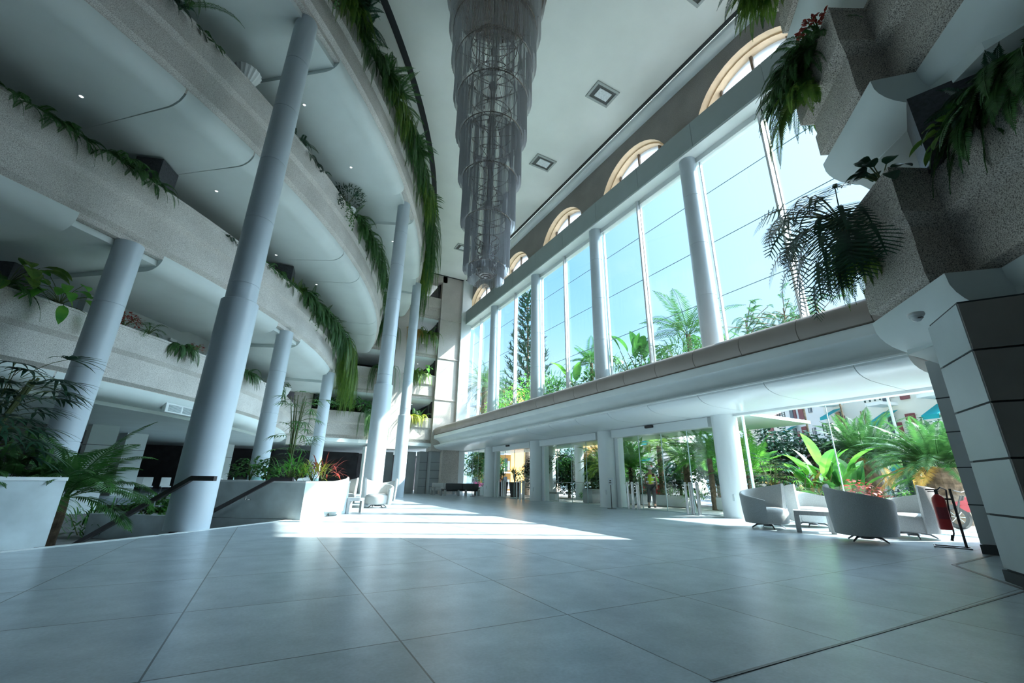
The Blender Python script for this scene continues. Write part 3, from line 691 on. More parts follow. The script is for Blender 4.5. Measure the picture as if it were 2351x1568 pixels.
def vine(loc, rz, label, L=1.2, seed=1, mat=None, n=3, group='trailing vines'):
    r = random.Random(seed); a = MB(); s = MB()
    for i in range(n):
        p = path_droop((-.1, r.uniform(-.25, .25), .03), r.gauss(0, .5), .3, L * r.uniform(.5, 1), 8, 10); s.tube(p, .006, 3)
        for k in range(2, 11):
            for j in range(2): oval(a, p[k], r.uniform(0, 2 * pi), r.uniform(-.6, .5), .1, .055, 1, 3)
    return thing_of('trailing_vine', loc, rz, label, 'vine', group, [('leaves', a, mat or G_MID), ('stems', s, STEM)])
def fanpalm(loc, rz, label, H=2.4, n=34, r0=.5, seed=1, mat=None, spread=.7, z0=0., w=.05, blades=8):
    r = random.Random(seed); a = MB(); s = MB()
    for k in range(6):
        az = r.uniform(0, 2 * pi); s.tube([(0, 0, z0), (cos(az) * .12, sin(az) * .12, z0 + H * .5), (cos(az) * .3, sin(az) * .3, z0 + H * .85)], [.022, .018, .012], 5)
    for i in range(n):
        t = r.uniform(.25, 1); az = r.uniform(0, 2 * pi); b = Vector((cos(az) * .15 * t, sin(az) * .15 * t, z0 + H * t * .85)); e = r.uniform(.1, .9) * (.6 + t * .5)
        st = path_droop(b, az, e, spread * r.uniform(.5, 1.1), .7, 3); s.tube(st, .006, 3, False)
        fan(a, st[-1], az, e - .5, r0 * r.uniform(.7, 1.1), blades, w, 2.7, .8)
    return thing_of('fan_palm', loc, rz, label, 'palm', None, [('leaves', a, mat or G_DARK), ('canes', s, STEM)])
def palm(loc, label, H=3., n=40, L=2., seed=1, mat=None, tr=.2, g=1.7, el=(-.3, 1.4), ll=.35, lw=.03, nl=30, dry=None, rz=0., top=None, group=None):
    r = random.Random(seed); a = MB(); b = MB(); s = MB()
    k = 12; s.tube([(0, 0, H * i / k) for i in range(k + 1)], [tr * (1.15 if i == 0 else 1) * (1 + .12 * (i % 2)) * (1 - .15 * i / k) for i in range(k + 1)], 12)
    for i in range(n):
        e = el[0] + (el[1] - el[0]) * (i / n) ** .8; az = i * 2.4 + r.uniform(-.3, .3)
        frond(b if (dry and e < el[0] + .22) else a, (cos(az) * tr * .6, sin(az) * tr * .6, H), az, e, L * r.uniform(.8, 1.1), g * r.uniform(.8, 1.2), nl, ll, lw, .6, .2, r=r)
    return thing_of('palm_tree', loc, rz, label, 'palm tree', group, [('crown', a, mat or G_MID), ('dry_fronds', b, dry or G_ORG), ('trunk', s, BARK)])
def banana(loc, label, H=2., n=14, L=1.3, w=.38, seed=1, mat=None, rz=0., group=None):
    r = random.Random(seed); a = MB(); s = MB()
    for i in range(n):
        az = r.uniform(0, 2 * pi); e = r.uniform(.75, 1.45); b = Vector((r.uniform(-.35, .35), r.uniform(-.35, .35), 0)); st = path_droop(b, az, e, H * r.uniform(.55, 1), .35, 5)
        s.tube(st, [.05, .04, .03, .025, .02, .016], 5); oval(a, st[-1], az, e - .1, L * r.uniform(.75, 1.1), w * r.uniform(.8, 1.1), 1.2, 8, .3)
    return thing_of('banana_plant', loc, rz, label, 'plant', group, [('leaves', a, mat or G_BRIGHT), ('stalks', s, STEM)])
def tree(loc, label, H=4, R=1.5, n=900, L=.22, w=.12, seed=1, mat=None, rz=0, name='leafy_tree', group=None, trunk=.12, sq=.8):
    r = random.Random(seed); a = MB(); s = MB(); s.tube([(0, 0, 0), (.05, .02, H * .5), (0, 0, H)], [trunk, trunk * .8, trunk * .4], 8)
    cl = [(r.gauss(0, R * .42), r.gauss(0, R * .42), H + r.gauss(0, R * .36 * sq), R * r.uniform(.3, .5)) for _ in range(14)]
    for c in cl[:7]: s.tube([(0, 0, H * .6), c[:3]], [trunk * .4, .02], 4)
    for i in range(int(n * 2.2)):
        c = cl[i % 14]; u = r.uniform(-1, 1); th = r.uniform(0, 2 * pi); q = c[3] * r.uniform(.6, 1); k = sqrt(1 - u * u)
        oval(a, (c[0] + q * k * cos(th), c[1] + q * k * sin(th), c[2] + q * u), th, r.uniform(-.5, .6), L * r.uniform(.8, 1.4), w * 1.25, 1, 2)
    return thing_of(name, loc, rz, label, 'tree', group, [('foliage', a, mat or G_MID), ('trunk', s, BARK)])
# ================= chandelier =================
CHX, CHY = 4.5, 9.92
bead = M('crystal_beads', (.58, .58, .60), .3, .2)
wire = M('chandelier_metal', (.20, .17, .15), .4, .8)
ch = empty('chandelier', (CHX, CHY, 18.45), 0, 'giant tiered crystal bead chandelier hanging from the ceiling', 'chandelier')
tiers = [(17.72, 1.80), (16.19, 1.64), (14.63, 1.47), (13.03, 1.31), (11.5, 1.15), (9.81, .98), (8.24, .82), (6.73, .67), (6.4, .52)]
MB().lathe([(.001, 0), (1.9, 0), (1.9, -.12), (.001, -.12)], (0, 0, .05), 48).build('ceiling_plate', wire, ch)
prev = 18.4
for k, (zb, r) in enumerate(tiers):
    zt = prev + (.12 if k else 0); m = MB(); n = int(2 * pi * r / (.046 if r > 1.2 else .036))
    for layer, rr in enumerate((r, r * .93)):
        for i in range(n):
            a = 2 * pi * (i + .5 * layer) / n; x, y = rr * cos(a), rr * sin(a); b = zb + rnd.uniform(0, .05) + layer * .02; w = .0075
            q = [(x + w * cos(j * 2.094 + a), y + w * sin(j * 2.094 + a)) for j in range(3)]
            m.add([(c[0], c[1], b - 18.45) for c in q] + [(c[0], c[1], zt - 18.45) for c in q], [(0, 1, 4, 3), (1, 2, 5, 4), (2, 0, 3, 5), (0, 2, 1)])
    m.build('bead_tier', bead, ch)
    for rr, z in ((r, zt), (r * .55, zb + 1.0), (r * .62, zb + .3)):
        MB().tube([(rr * cos(2 * pi * i / 40), rr * sin(2 * pi * i / 40), z - 18.45) for i in range(41)], .018, 5, False).build('ring', wire, ch)
    rg = MB()
    for j in range(6):
        a = j * pi / 3 + k * .3; rg.tube([(0, 0, zb + .85 - 18.45), (r * .55 * cos(a), r * .55 * sin(a), zb + 1.0 - 18.45)], .014, 4)
    rg.build('spokes', wire, ch); rg = MB()
    for j in range(6):
        a = j * pi / 3 + k * .3; rg.tube([(0, 0, zt - 18.45), (r * cos(a), r * sin(a), zt - 18.45)], .012, 4)
    rg.build('spokes', wire, ch)
    for j in range(6):
        a = j * pi / 3 + k * .3 + .5; MB().lathe([(.001, .1), (.022, .08), (.03, .02), (.02, -.04), (.001, -.05)], (r * .5 * cos(a), r * .5 * sin(a), zb + .75 - 18.45), 6).build('bulb', wire, ch)
    if k > 1: MB().lathe([(.001, -.16), (.12, -.1), (.16, 0), (.12, .1), (.001, .16)], (0, 0, zb + .75 - 18.45), 14).build('hub', M('hub_bead', (.25, .22, .21), .4, .3), ch)
    prev = zb
for dx in (-.06, .06): MB().tube([(dx, 0, 0), (dx, 0, 6.9 - 18.45)], .018, 6).build('rod', wire, ch)
bw_ = MB()
for i in range(9):
    t = i / 8 * pi / 2; rr = .36 * cos(t) + .01; z = 6.95 - .42 * sin(t) - 18.45; nn = max(6, int(2 * pi * rr / .03))
    for j in range(nn):
        a = 2 * pi * j / nn; bw_.box((rr * cos(a), rr * sin(a), z), (.018, .018, .045), a)
bw_.lathe([(.001, 7.0 - 18.45), (.33, 6.95 - 18.45), (.31, 6.76 - 18.45), (.22, 6.6 - 18.45), (.001, 6.5 - 18.45)], (0, 0, 0), 24)
bw_.build('bead_bowl', M('bowl_beads', (.26, .24, .24), .35, .3), ch)

# recessed square ceiling lights
lampglass = M('lamp_glass', (.75, .80, .82), .2, nscale=20, namt=.15)
frame_g = M('light_frame', (.40, .44, .43), .5)
for k, (x, y, lab) in enumerate([(10.85, 6.15, 'square recessed ceiling light at the top edge of the picture'), (10.85, 11.4, 'square recessed ceiling light, second nearest, right of the chandelier'), (10.85, 16.6, 'square recessed ceiling light, third nearest, beside the chandelier'),
                                (10.85, 21.8, 'square recessed ceiling light half hidden behind the chandelier'), (10.5, 27.6, 'square recessed ceiling light near the long hanging ferns')]):
    t = empty('ceiling_light', (x, y, 18.5), 0, lab, 'ceiling light', 'recessed ceiling lights')
    m = MB()
    for (cx_, cy_, dx, dy) in ((0, .42, 1.3, .12), (0, -.42, 1.3, .12), (.59, 0, .12, .72), (-.59, 0, .12, .72)): m.rbox((cx_, cy_, -.03), (dx, dy, .07), .015)
    m.build('frame', frame_g, t)
    m = MB().box((0, 0, -.008), (1.1, .74, .012)); m.build('recess', M('recess_dark', (.10, .11, .11), .5), t)
    MB().rbox((0.03, .0, -.04), (.72, .46, .05), .015).build('lamp', lampglass, t)
# small round downlights in the soffits
dl = M('downlight_lens', (.9, .95, .95), .3, emit=1.5)
dlw = M('downlight_warm', (1.0, .75, .4), .3, emit=8)
def downlight(p, lab, mat=dl, r=.045):
    t = empty('downlight', p, 0, lab, 'downlight', 'small round downlights')
    MB().lathe([(.001, -.004), (r, -.004), (r, -.008), (.001, -.008)], (0, 0, 0), 14).build('lens', mat, t)
    MB().lathe([(r, 0), (r + .018, 0), (r + .018, -.012), (r, -.012)], (0, 0, 0), 14).build('rim', white, t)
zz = {'IV': 16.1 - 2.3, 'III': 12.6 - 2.3, 'II': 9.1 - 2.3, 'I': 3.18}
DLS = [('III', 30.6, -44.8, 'under the third left balcony, nearest the left edge'), ('III', 29.8, -39.0, 'under the third left balcony above the dark pillar'), ('III', 30.8, -37.6, 'under the third left balcony beside the tallest column'), ('III', 30.7, -33.2, 'under the third left balcony just right of the tallest column'),
       ('III', 30.2, -29.6, 'under the third left balcony, above the vase plant'), ('III', 30.8, -24.2, 'under the third left balcony, farther back'), ('IV', 33.2, -45.6, 'under the topmost left balcony at the top edge'), ('IV', 33.4, -37.5, 'under the topmost left balcony right of the tallest column'), ('IV', 33.6, -32, 'under the topmost left balcony between ferns and column'),
       ('IV', 34.0, -22, 'under the topmost left balcony near the slender column'), ('II', 28.6, -38, 'under the second left balcony'), ('I', 21.3, -25.6, 'glowing warm over the dark restaurant, left one'), ('I', 20.9, -20.2, 'glowing warm over the dark restaurant, middle one'), ('I', 20.0, -16.5, 'glowing warm over the dark restaurant, right one')]
for lv, R, a, lab in DLS: downlight(PA(R, a, zz[lv] - .001), 'small round downlight ' + lab, dlw if lv == 'I' else dl, .045)
for i, (x, lab) in enumerate(((9.6, 'right bay, third level'), (9.4, 'right bay, second level'))): downlight((x, 34.6, (12.8, 9.28)[i] - 2.305), 'tiny bright downlight in a back wall recess, ' + lab)
# smoke hatch panel under the top balcony
x, y = PA(33.1, -44.2); o = MB().box((0, 0, -.01), (.5, .3, .02)).build('access_panel', white, loc=(x, y, 13.8)); tag(o, 'small white rectangular panel under the topmost left balcony', 'panel')
# air vent under the lowest balcony
x, y = PA(27.9, -30.4); t = empty('air_vent', (x, y, 3.36), radians(-30.4), 'white two-part air vent grille under the lowest left balcony', 'vent')
MB().rbox((.18, 0, .02), (.14, 1.5, .34), .02).build('frame', white, t)
m = MB()
for yy in (-.34, .34):
    for k in range(6): m.box((.26, yy, -.08 + .04 * k), (.02, .58, .014))
m.build('louvres', M('louvre_grey', (.25, .32, .34), .4), t)

# ================= seating =================
fab = M('light_grey_fabric', (.52, .54, .54), .9, nscale=120, namt=.22, bump=.5, bscale=160)
fabd = M('charcoal_upholstery', (.06, .065, .07), .7, nscale=60, namt=.2)
chrome = M('chrome_leg', (.30, .30, .31), .25, 1.)
def armchair(loc, rz, label, group, mir=1, hh=1.0):
    t = empty('armchair', (*loc, 0), rz, label, 'armchair', group)
    # seat drum
    m = MB(); m.lathe([(.001, .12), (.38, .12), (.43, .15), (.445, .25), (.445, .38), (.43, .44), (.36, .475), (.2, .49), (.001, .492)], (.04, 0, 0), 40); m.build('seat', fab, t, smooth=50)
    # wrapping back, higher at one side
    m = MB(); n = 36; vs = []; a0, a1 = radians(62), radians(302)
    for i in range(n + 1):
        u = i / n; a = a0 + (a1 - a0) * u
        if mir < 0: a = -a
        h = (.66 + .40 * (u ** .9)) * hh
        fl = .05 * (h - .15)
        ring = [(.46, .12), (.50, .13), (.515 + fl * .5, h * .5), (.52 + fl, h - .04), (.505 + fl, h), (.47 + fl, h + .004), (.445 + fl, h - .03), (.43 + fl * .4, h * .5), (.425, .14)]
        vs += [(r * cos(a), r * sin(a), z) for r, z in ring]
    k = 9
    fs = [(i * k + j, i * k + (j + 1) % k, (i + 1) * k + (j + 1) % k, (i + 1) * k + j) for i in range(n) for j in range(k)] + [tuple(range(k)), tuple(n * k + j for j in range(k))]
    m.add(vs, fs); m.build('backrest', fab, t, smooth=50)
    for j in range(4):
        a = pi / 4 + j * pi / 2
        MB().tube([(.1 * cos(a), .1 * sin(a), .10), (.26 * cos(a), .26 * sin(a), .085), (.38 * cos(a), .38 * sin(a), .012)], [.022, .02, .014], 8).build('foot', chrome, t, smooth=40)
    MB().lathe([(.001, .05), (.11, .05), (.12, .12), (.001, .12)], (0, 0, 0), 18).build('swivel_hub', chrome, t)
    return t
armchair((10.45, 4.55), radians(33), 'grey armchair seen from behind, largest of the right-hand group', 'armchairs by the bright window', mir=-1)
armchair((11.1, 6.9), radians(-85), 'grey armchair at left of the right-hand group, beside the white column', 'armchairs by the bright window', mir=-1)
armchair((12.2, 4.45), radians(168), 'grey armchair just left of the fire extinguisher', 'armchairs by the bright window', mir=-1)
armchair((12.75, 6.7), radians(235), 'grey armchair behind the low table against the glass', 'armchairs by the bright window', mir=1)
armchair((3.75, 17.35), radians(-118), 'white sunlit armchair with its seat facing the hall, in front of the round column', 'armchairs by the stairs', mir=1)
armchair((2.55, 18.2), radians(-60), 'white armchair behind the small table of the left group', 'armchairs by the stairs', mir=-1)
armchair((1.55, 14.0), radians(60), 'white armchair with its back to the camera, beside the marble planter', 'armchairs by the stairs', mir=1)
armchair((1.15, 15.6), radians(20), 'white armchair squeezed between planter and small table', 'armchairs by the stairs', mir=-1)
armchair((4.6, 20.2), radians(-100), 'white armchair half hidden behind the sunlit one', 'armchairs by the stairs', mir=-1)
tabm = M('grey_wood_table', (.36, .37, .37), .45, nscale=5, namt=.12, stretch=(1, 6, 1))
def lowtable(loc, rz, label, w=.62, h=.44):
    t = empty('low_table', (*loc, 0), rz, label, 'table', 'low square tables')
    MB().rbox((0, 0, h - .045), (w, w, .09), .006).build('tabletop', tabm, t)
    for sx in (-1, 1):
        for sy in (-1, 1): MB().rbox((sx * (w / 2 - .05), sy * (w / 2 - .05), (h - .092) / 2), (.1, .1, h - .092), .005).build('leg', tabm, t)
lowtable((11.35, 5.95), radians(30), 'low grey square table between the right-hand armchairs', .75, .46)
lowtable((2.35, 15.0), radians(30), 'low square table of the left seating group', .66, .44)
# grey two-seat sofas with block frames near the back wall
def sofa(x, y, w, rz, label, mat):
    t = empty('sofa', (x, y, 0), rz, label, 'sofa', 'sofas near the back wall')
    for s in (-1, 1): MB().rbox((s * w / 4, -.3, .62), (w / 2 - .02, .16, .42), .04).build('back_cushion', mat, t, smooth=40)
    MB().rbox((0, .08, .38), (w, .72, .16), .04).build('seat', mat, t, smooth=40)
    for s in (-1, -.22, .22, 1):
        m = MB(); m.box((s * (w / 2 + .02 if abs(s) == 1 else w / 2), -.3, .2), (.13, .13, .4)); m.build('leg', tabm, t)
    for s in (-1, 1):
        m = MB(); m.box((s * (w / 2 + .06), .05, .5), (.12, .78, .1)); m.box((s * (w / 2 + .06), .4, .25), (.12, .12, .5)); m.build('arm', tabm, t)
sofa(12.1, 29.6, 2.5, 0, 'dark grey two-seat sofa with its back to the hall near the back wall', fabd)
sofa(11.6, 31.6, 1.7, radians(180), 'pale grey sofa facing the hall in front of the stone panels', fab)
# dark restaurant chairs seen through the balustrade
for x, y, lab in ((-5.86, 31.4, 'white dining chair in the dark restaurant, left one'), (-5.1, 31.7, 'white dining chair in the dark restaurant, second from left'), (-2.6, 31.9, 'white dining chair in the dark restaurant beside the tallest column'), (-6.6, 33.0, 'white dining chair in the dark restaurant, rear one')):
    t = empty('dining_chair', (x, y, 0), radians(20), lab, 'chair', 'restaurant chairs')
    MB().rbox((0, .22, .68), (.46, .05, .5), .02).build('backrest', POT, t); MB().rbox((0, 0, .44), (.46, .46, .07), .02).build('seat', POT, t)
    for sx in (-1, 1):
        for sy in (-1, 1): MB().tube([(sx * .19, sy * .19, .41), (sx * .21, sy * .21, 0)], .014, 6).build('leg', fabd, t)

# ================= stairs rails, planters, balustrades =================
railm = M('dark_wood_rail', (.05, .04, .045), .35)
def handrail(a, R0, label, z=.97, bracket=True, R1=29.2):
    t = empty('handrail', (0, 0, 0), 0, label, 'handrail', 'stair handrails')
    n = 8; top = [PA(R0, a, z), PA(R0 - .55, a, z)]; low = PA(R1, a, z - (R0 - .55 - R1) * .516)
    th = radians(a); rad = Vector((cos(th), sin(th), 0)); tan_ = Vector((-sin(th), cos(th), 0))
    m = MB(); pts = [Vector(p) for p in (top[0], top[1], low)]
    for i in range(2):
        A, B = pts[i], pts[i + 1]; vs = []
        for P_ in (A, B):
            for s, h in ((-1, -1), (1, -1), (1, 1), (-1, 1)): vs.append(P_ + tan_ * s * .035 + UP * h * .045)
        m.add(vs, [(0, 1, 2, 3), (4, 7, 6, 5), (0, 4, 5, 1), (1, 5, 6, 2), (2, 6, 7, 3), (3, 7, 4, 0)])
    m.build('rail', railm, t)
    m = MB()
    for f in (.12, .6):
        P_ = pts[1].lerp(pts[2], f); m.tube([P_ - UP * .05, P_ - UP * .14, P_ - UP * .14 + tan_ * .12], .018, 6); m.lathe([(.001, 0), (.05, 0), (.05, .03), (.001, .03)], P_ - UP * .16 + tan_ * .12, 12)
    m.build('bracket', steel, t)
handrail(-42.12, 36.0, 'dark wooden stair handrail in front of the tallest column')
handrail(-37.75, 35.6, 'dark wooden stair handrail along the marble planter')
# marble planter beside the stairs
def planter(R0, R1, a0, a1, z0, z1, label, cap=True):
    t = empty('marble_planter', (0, 0, 0), 0, label, 'planter', 'marble planters')
    o = arc(R0, a0, a1, .7); i = arc(R1, a1, a0, .7); m = MB(); m.prism(o + i, z0, z1 - .05)
    m.build('body', marble, t)
    if cap:
        c = MB(); W = .1
        c.sweep([(0.01, z1 - .05), (.01, z1), (-W, z1), (-W, z1 - .05)], o + [PA(R1, a1)]); c.sweep([(0.01, z1 - .05), (.01, z1), (-W, z1), (-W, z1 - .05)], i + [o[0]]); c.build('rim', colw, t)
    s = MB(); s.prism(arc(R0 - .1, a0 + .2, a1 - .2, .7) + arc(R1 + .1, a1 - .2, a0 + .2, .7), z1 - .06, z1 - .02); s.build('soil', earth, t)
planter(35.75, 32.9, -37.25, -33.4, 0.005, .93, 'grey marble planter box beside the stairs, filled with tropical plants')
struct(MB().prism(arc(35.4, -37.3, -36.9, .4) + arc(29.5, -36.9, -37.3, .4), -3.5, .0).build('stair_wall', marble))
planter(31.4, 29.6, -36.8, -33.5, -3.4, -.18, 'lower marble planter with dense green shrubs beside the stairs')
planter(35.38, 33.6, -50.5, -45.25, 0.005, .96, 'pale marble planter box at the left edge holding the fan palm')
# marble balustrade glass
bgl = glassmat('balustrade_glass', (.72, .90, .86), 1.2)
def balustrade(R, a0, a1, z, label, step=3.):
    t = empty('glass_balustrade', (0, 0, 0), 0, label, 'balustrade', 'glass balustrades'); a = a0
    while a < a1 - .01:
        b = min(a + step, a1); p = [Vector(PA(R, a + .06)), Vector(PA(R, b - .06))]; d = (p[1] - p[0]).normalized(); n = Vector((d.y, -d.x)) * .008
        MB().prism([(p[0] + n)[:], (p[1] + n)[:], (p[1] - n)[:], (p[0] - n)[:]], z + .02, z + 1.02).build('panel', bgl, t)
        MB().prism([(p[0] + n * 1.5)[:], (p[0] + d * .02 + n * 1.5)[:], (p[0] + d * .02 - n * 1.5)[:], (p[0] - n * 1.5)[:]], z, z + 1.03).build('edge', M('glass_edge_green', (.55, .78, .74), .2), t)
        a = b
balustrade(31.75, -33.2, -20, 0, 'green tinted glass balustrade behind the marble planter', 3.4)
balustrade(20.6, -52, -19, 0, 'glass balustrade along the dark restaurant terrace', 4)

# ================= small interior things =================
blk = MATS['black_plastic']
def stand(x, y, label):
    t = empty('sign_stand', (x, y, 0), 0, label, 'sign stand', 'slim black sign stands')
    MB().lathe([(.001, 0), (.19, 0), (.19, .012), (.001, .018)], (0, 0, 0), 24).build('base', blk, t)
    MB().tube([(0, 0, .01), (0, 0, .95)], .016, 8).build('pole', blk, t)
    p = MB(); p.rbox((0, 0, 1.07), (.03, .22, .28), .008, rz=.5); p.build('panel', M('notice_panel', (.62, .68, .72), .4), t)
    q = MB(); q.box((-.018, -.01, 1.10), (.006, .07, .05), rz=.5); q.box((-.018, .0, 1.02), (.006, .1, .04), rz=.5); q.build('print', blk, t)
stand(12.66, 14.41, 'slim black sign stand beside the column left of the sliding door')
stand(12.35, 28.0, 'slim black sign stand right of the dark sofa')
# fire extinguisher on its stand
t = empty('fire_extinguisher', (10.9, 3.28, 0), radians(20), 'red fire extinguisher hanging on a black floor stand by the jamb', 'fire extinguisher')
m = MB(); m.lathe([(.001, .30), (.085, .30), (.095, .33), (.095, .78), (.085, .84), (.05, .88), (.03, .90), (.001, .9)], (.0, .19, 0), 28); m.build('cylinder', M('extinguisher_red', (.48, .02, .02), .3, nscale=3, namt=.1), t, smooth=40)
MB().lathe([(.0965, .48), (.0965, .68)], (.0, .19, 0), 20, 2.4, 4.2).build('label_band', M('label_dark', (.20, .02, .03), .4), t, fix=False)
m = MB(); m.box((0, .19, .93), (.05, .05, .08)); m.box((0, .25, .98), (.03, .16, .02)); m.box((0, .24, .945), (.03, .13, .015)); m.build('valve', blk, t)
m = MB(); m.tube([(0, .19, .95), (0, .12, 1.02), (.02, .05, .98), (.03, .08, .7), (.02, .1, .45), (.0, .11, .25), (0, .14, .16)], .013, 8); m.tube([(0, .14, .22), (0, .16, .12)], [.014, .024], 8); m.build('hose', blk, t, smooth=40)
m = MB(); m.tube([(0, 0, .02), (0, 0, 1.0)], .02, 10); m.box((0, .06, .82), (.03, .12, .03)); m.build('stand_pole', blk, t)
m = MB(); m.tube([(-.16, -.06, .02), (-.16, .42, .02)], .014, 8); m.tube([(.16, -.06, .02), (.16, .42, .02)], .014, 8); m.tube([(-.16, -.05, .02), (.16, -.05, .02)], .014, 8); m.tube([(-.16, .41, .02), (.16, .41, .02)], .014, 8); m.build('stand_base', chrome, t)
# security camera under the lower right balcony
t = empty('security_camera', (6.98, 1.93, 3.145), 0, 'white dome security camera under the lower right balcony', 'camera')
MB().lathe([(.001, 0), (.085, 0), (.09, -.03), (.075, -.05), (.001, -.05)], (0, 0, 0), 28).build('housing', POT, t, smooth=40)
MB().lathe([(.06, -.05), (.055, -.08), (.035, -.105), (.001, -.115)], (0, 0, 0), 24).build('dome', M('white_shell', (.75, .78, .78), .25), t, smooth=60)
MB().lathe([(.001, 0), (.03, .0), (.03, .01), (.001, .014)], (-.03, -.045, -.085), 16).build('lens', blk, t)
# signs on the pale gallery wall
sred = M('sign_red', (.40, .05, .03), .5); sgreen = M('sign_green', (.02, .16, .07), .5); swh = M('sign_white', (.8, .8, .78), .5)
def wallsign(R, a, z, kind, label):
    x, y = PA(R, a); t = empty('wall_sign', (x, y, z), radians(a), label, 'sign', 'small signs on the gallery wall')
    w, h = (.36, .4) if kind != 'exit' else (.44, .26)
    MB().box((0, 0, 0), (.02, w, h)).build('plate', sgreen if kind == 'exit' else sred, t)
    m = MB()
    def b(y_, z_, dy, dz): m.box((.013, y_, z_), (.006, dy, dz))
    if kind == 'exit': b(-.1, .02, .05, .09); b(-.1, .085, .04, .04); b(-.06, -.05, .1, .03); b(.09, 0, .12, .15); m.prism([(.012, .0), (.012, .0), (.012, .0)], 0, 0) if 0 else None
    elif kind == 'hose': b(-.06, .03, .14, .14); b(.09, -.02, .05, .2); b(.0, -.12, .2, .03)
    else: b(0, .0, .09, .2); b(0, .13, .04, .04); b(.07, .1, .07, .03); b(-.11, 0, .04, .2)
    m.build('pictogram', swh, t)
wallsign(26.65, -34.7, 6.05, 'hose', 'red fire equipment sign on the gallery wall, left one')
wallsign(26.65, -33.6, 5.98, 'ext', 'red fire equipment sign on the gallery wall, right one')
wallsign(26.65, -31.0, 6.0, 'exit', 'small green exit sign on the gallery wall')
x, y = PA(26.7, -29.6); t = empty('emergency_light', (x, y, 6.3), radians(-29.6), 'small white emergency light box with cable above the gallery door', 'light fitting')
MB().rbox((0, 0, 0), (.06, .34, .12), .01).build('box', POT, t); MB().tube([(0, -.1, -.05), (0, -.12, -.7)], .008, 5).build('cable', fabd, t)
# warning strip lamp in the dark gallery
x, y = PA(24.5, -9); 
# ================= interior plants =================
def on(lv, a, dR=-.02, dz=-.05):
    R, zt = LEV[lv]; return PA(R + dR, a, zt + dz), radians(a)
# topmost balcony: long curtains
specs = [(-42.4, 1.7, .9, 50, 70, 'dark bushy fern crowning the topmost left balcony above the tallest column'),
         (-40.6, 2.0, .9, 70, 80, 'big dark fern mass on the topmost left balcony, nearest the chandelier top'),
         (-38.6, 1.2, .8, 30, 14, 'hanging fern just below the big dark mass on the topmost balcony'),
         (-36.2, 2.0, .9, 60, 10, 'long fern curtain on the topmost balcony with a frond poking over the ceiling line'),
         (-33.6, 2.2, .9, 70, 8, 'thick fern curtain on the topmost balcony beside the dark ceiling line'),
         (-30.8, 2.3, 1.0, 75, 6, 'middle fern curtain of the topmost balcony'),
         (-27.8, 2.2, 1.0, 75, 8, 'fern curtain right above the second tall column'),
         (-24.6, 2.5, 1.0, 75, 10, 'fern curtain right of the second tall column top'),
         (-21.0, 2.8, 1.1, 75, 10, 'fern curtain above the slender column, left one'),
         (-17.0, 3.8, 1.2, 85, 8, 'fern curtain above the slender column, right one'),
         (-12.5, 3.9, 1.3, 85, 6, 'fern curtain trailing past the slender column'),
         (-7.5, 3.8, 1.4, 70, 4, 'farthest fern curtain of the topmost balcony, near the back wall')]
for i, (a, L, sp, n, b, lab) in enumerate(specs):
    p, rz = on('IV', a); curtain(p, rz, lab, n, L, sp, 100 + i, [G_FERN, G_FERN2][i % 3 == 1], 'fern curtains of the topmost balcony', bush=b)
for i, (a, dR, n, L, lab) in enumerate([(-41.2, .25, 70, 1.5, 'wide arching dark fern bulging outward from the top of the topmost balcony'), (-39.6, .25, 60, 1.3, 'arching dark fern below the bulging one on the topmost balcony'), (-34.8, .1, 50, 1.5, 'arching fern spreading over the middle of the topmost balcony'), (-29.2, .1, 50, 1.4, 'arching fern spreading over the topmost balcony near the second tall column'), (-22.6, .1, 40, 1.4, 'arching fern spreading over the topmost balcony past the second tall column')]):
    p, rz = on('IV', a, dR, .05); fern(p, rz, lab, n, L, .9, .7, 190 + i, G_DARK if i < 2 else G_FERN, up=.8, lw=.036, ll=.17, group='arching ferns of the topmost balcony')
p, rz = on('IV', -41.6); vine(p, rz, 'thin vine dangling from the topmost balcony left of the dark fern mass', 2.2, 5, G_MID, 5)
# third balcony
for i, (a, L, n, sp, lab, m_) in enumerate([(-45.6, 1.1, 26, .5, 'large fern hanging over the third left balcony at the top edge', G_DARK), (-45.0, 1.9, 8, .3, 'thin trailing fern tip below the top left fern', G_FERN),
        (-43.4, .5, 14, .4, 'low fern on the third left balcony left of the ribbed pot', G_FERN), (-36.6, .8, 14, .4, 'small fern on the third left balcony right of the tallest column', G_DARK), (-34.6, .55, 12, .6, 'low trailing fern along the third left balcony', G_DARK)]):
    p, rz = on('III', a); fern(p, rz, lab, n, L, 1.6, sp, 200 + i, m_)
for i, (a, L, n, sp, lab) in enumerate([(-27.2, 1.5, 46, .8, 'fern curtain of the third left balcony, first from the left'), (-24.4, 1.9, 55, .9, 'fern curtain of the third left balcony, behind the second tall column'), (-21.2, 2.0, 45, .9, 'fern curtain of the third left balcony, mixed with reddish leaves'), (-17.0, 1.8, 40, .9, 'fern curtain of the third left balcony right of the second tall column'), (-12.0, 2.2, 40, 1.1, 'fern curtain of the third left balcony, farthest one')]):
    p, rz = on('III', a); curtain(p, rz, lab, n, L, sp, 220 + i, G_FERN, 'fern curtains of the third balcony', bush=12)
p, rz = on('III', -30.6); vine(p, rz, 'leafy vine dangling from the third left balcony', 1.5, 6, G_MID, 6)
p, rz = on('III', -31.6); vine(p, rz, 'thinner vine on the third left balcony, left of the leafy one', 1.0, 16, G_DARK, 3)
p, rz = on('III', -29.3, -.35, .35); shrub(p, rz, 'dark bushy plant in a white pot on the third left balcony', .75, 420, .16, .05, 7, G_DARK, 1.0, kind='blade', z0=.1)
p, rz = on('III', -28.9, -.3, .22); t = empty('plant_pot', p, rz, 'white ribbed pot under the dark bushy plant of the third balcony', 'pot', 'white balcony pots')
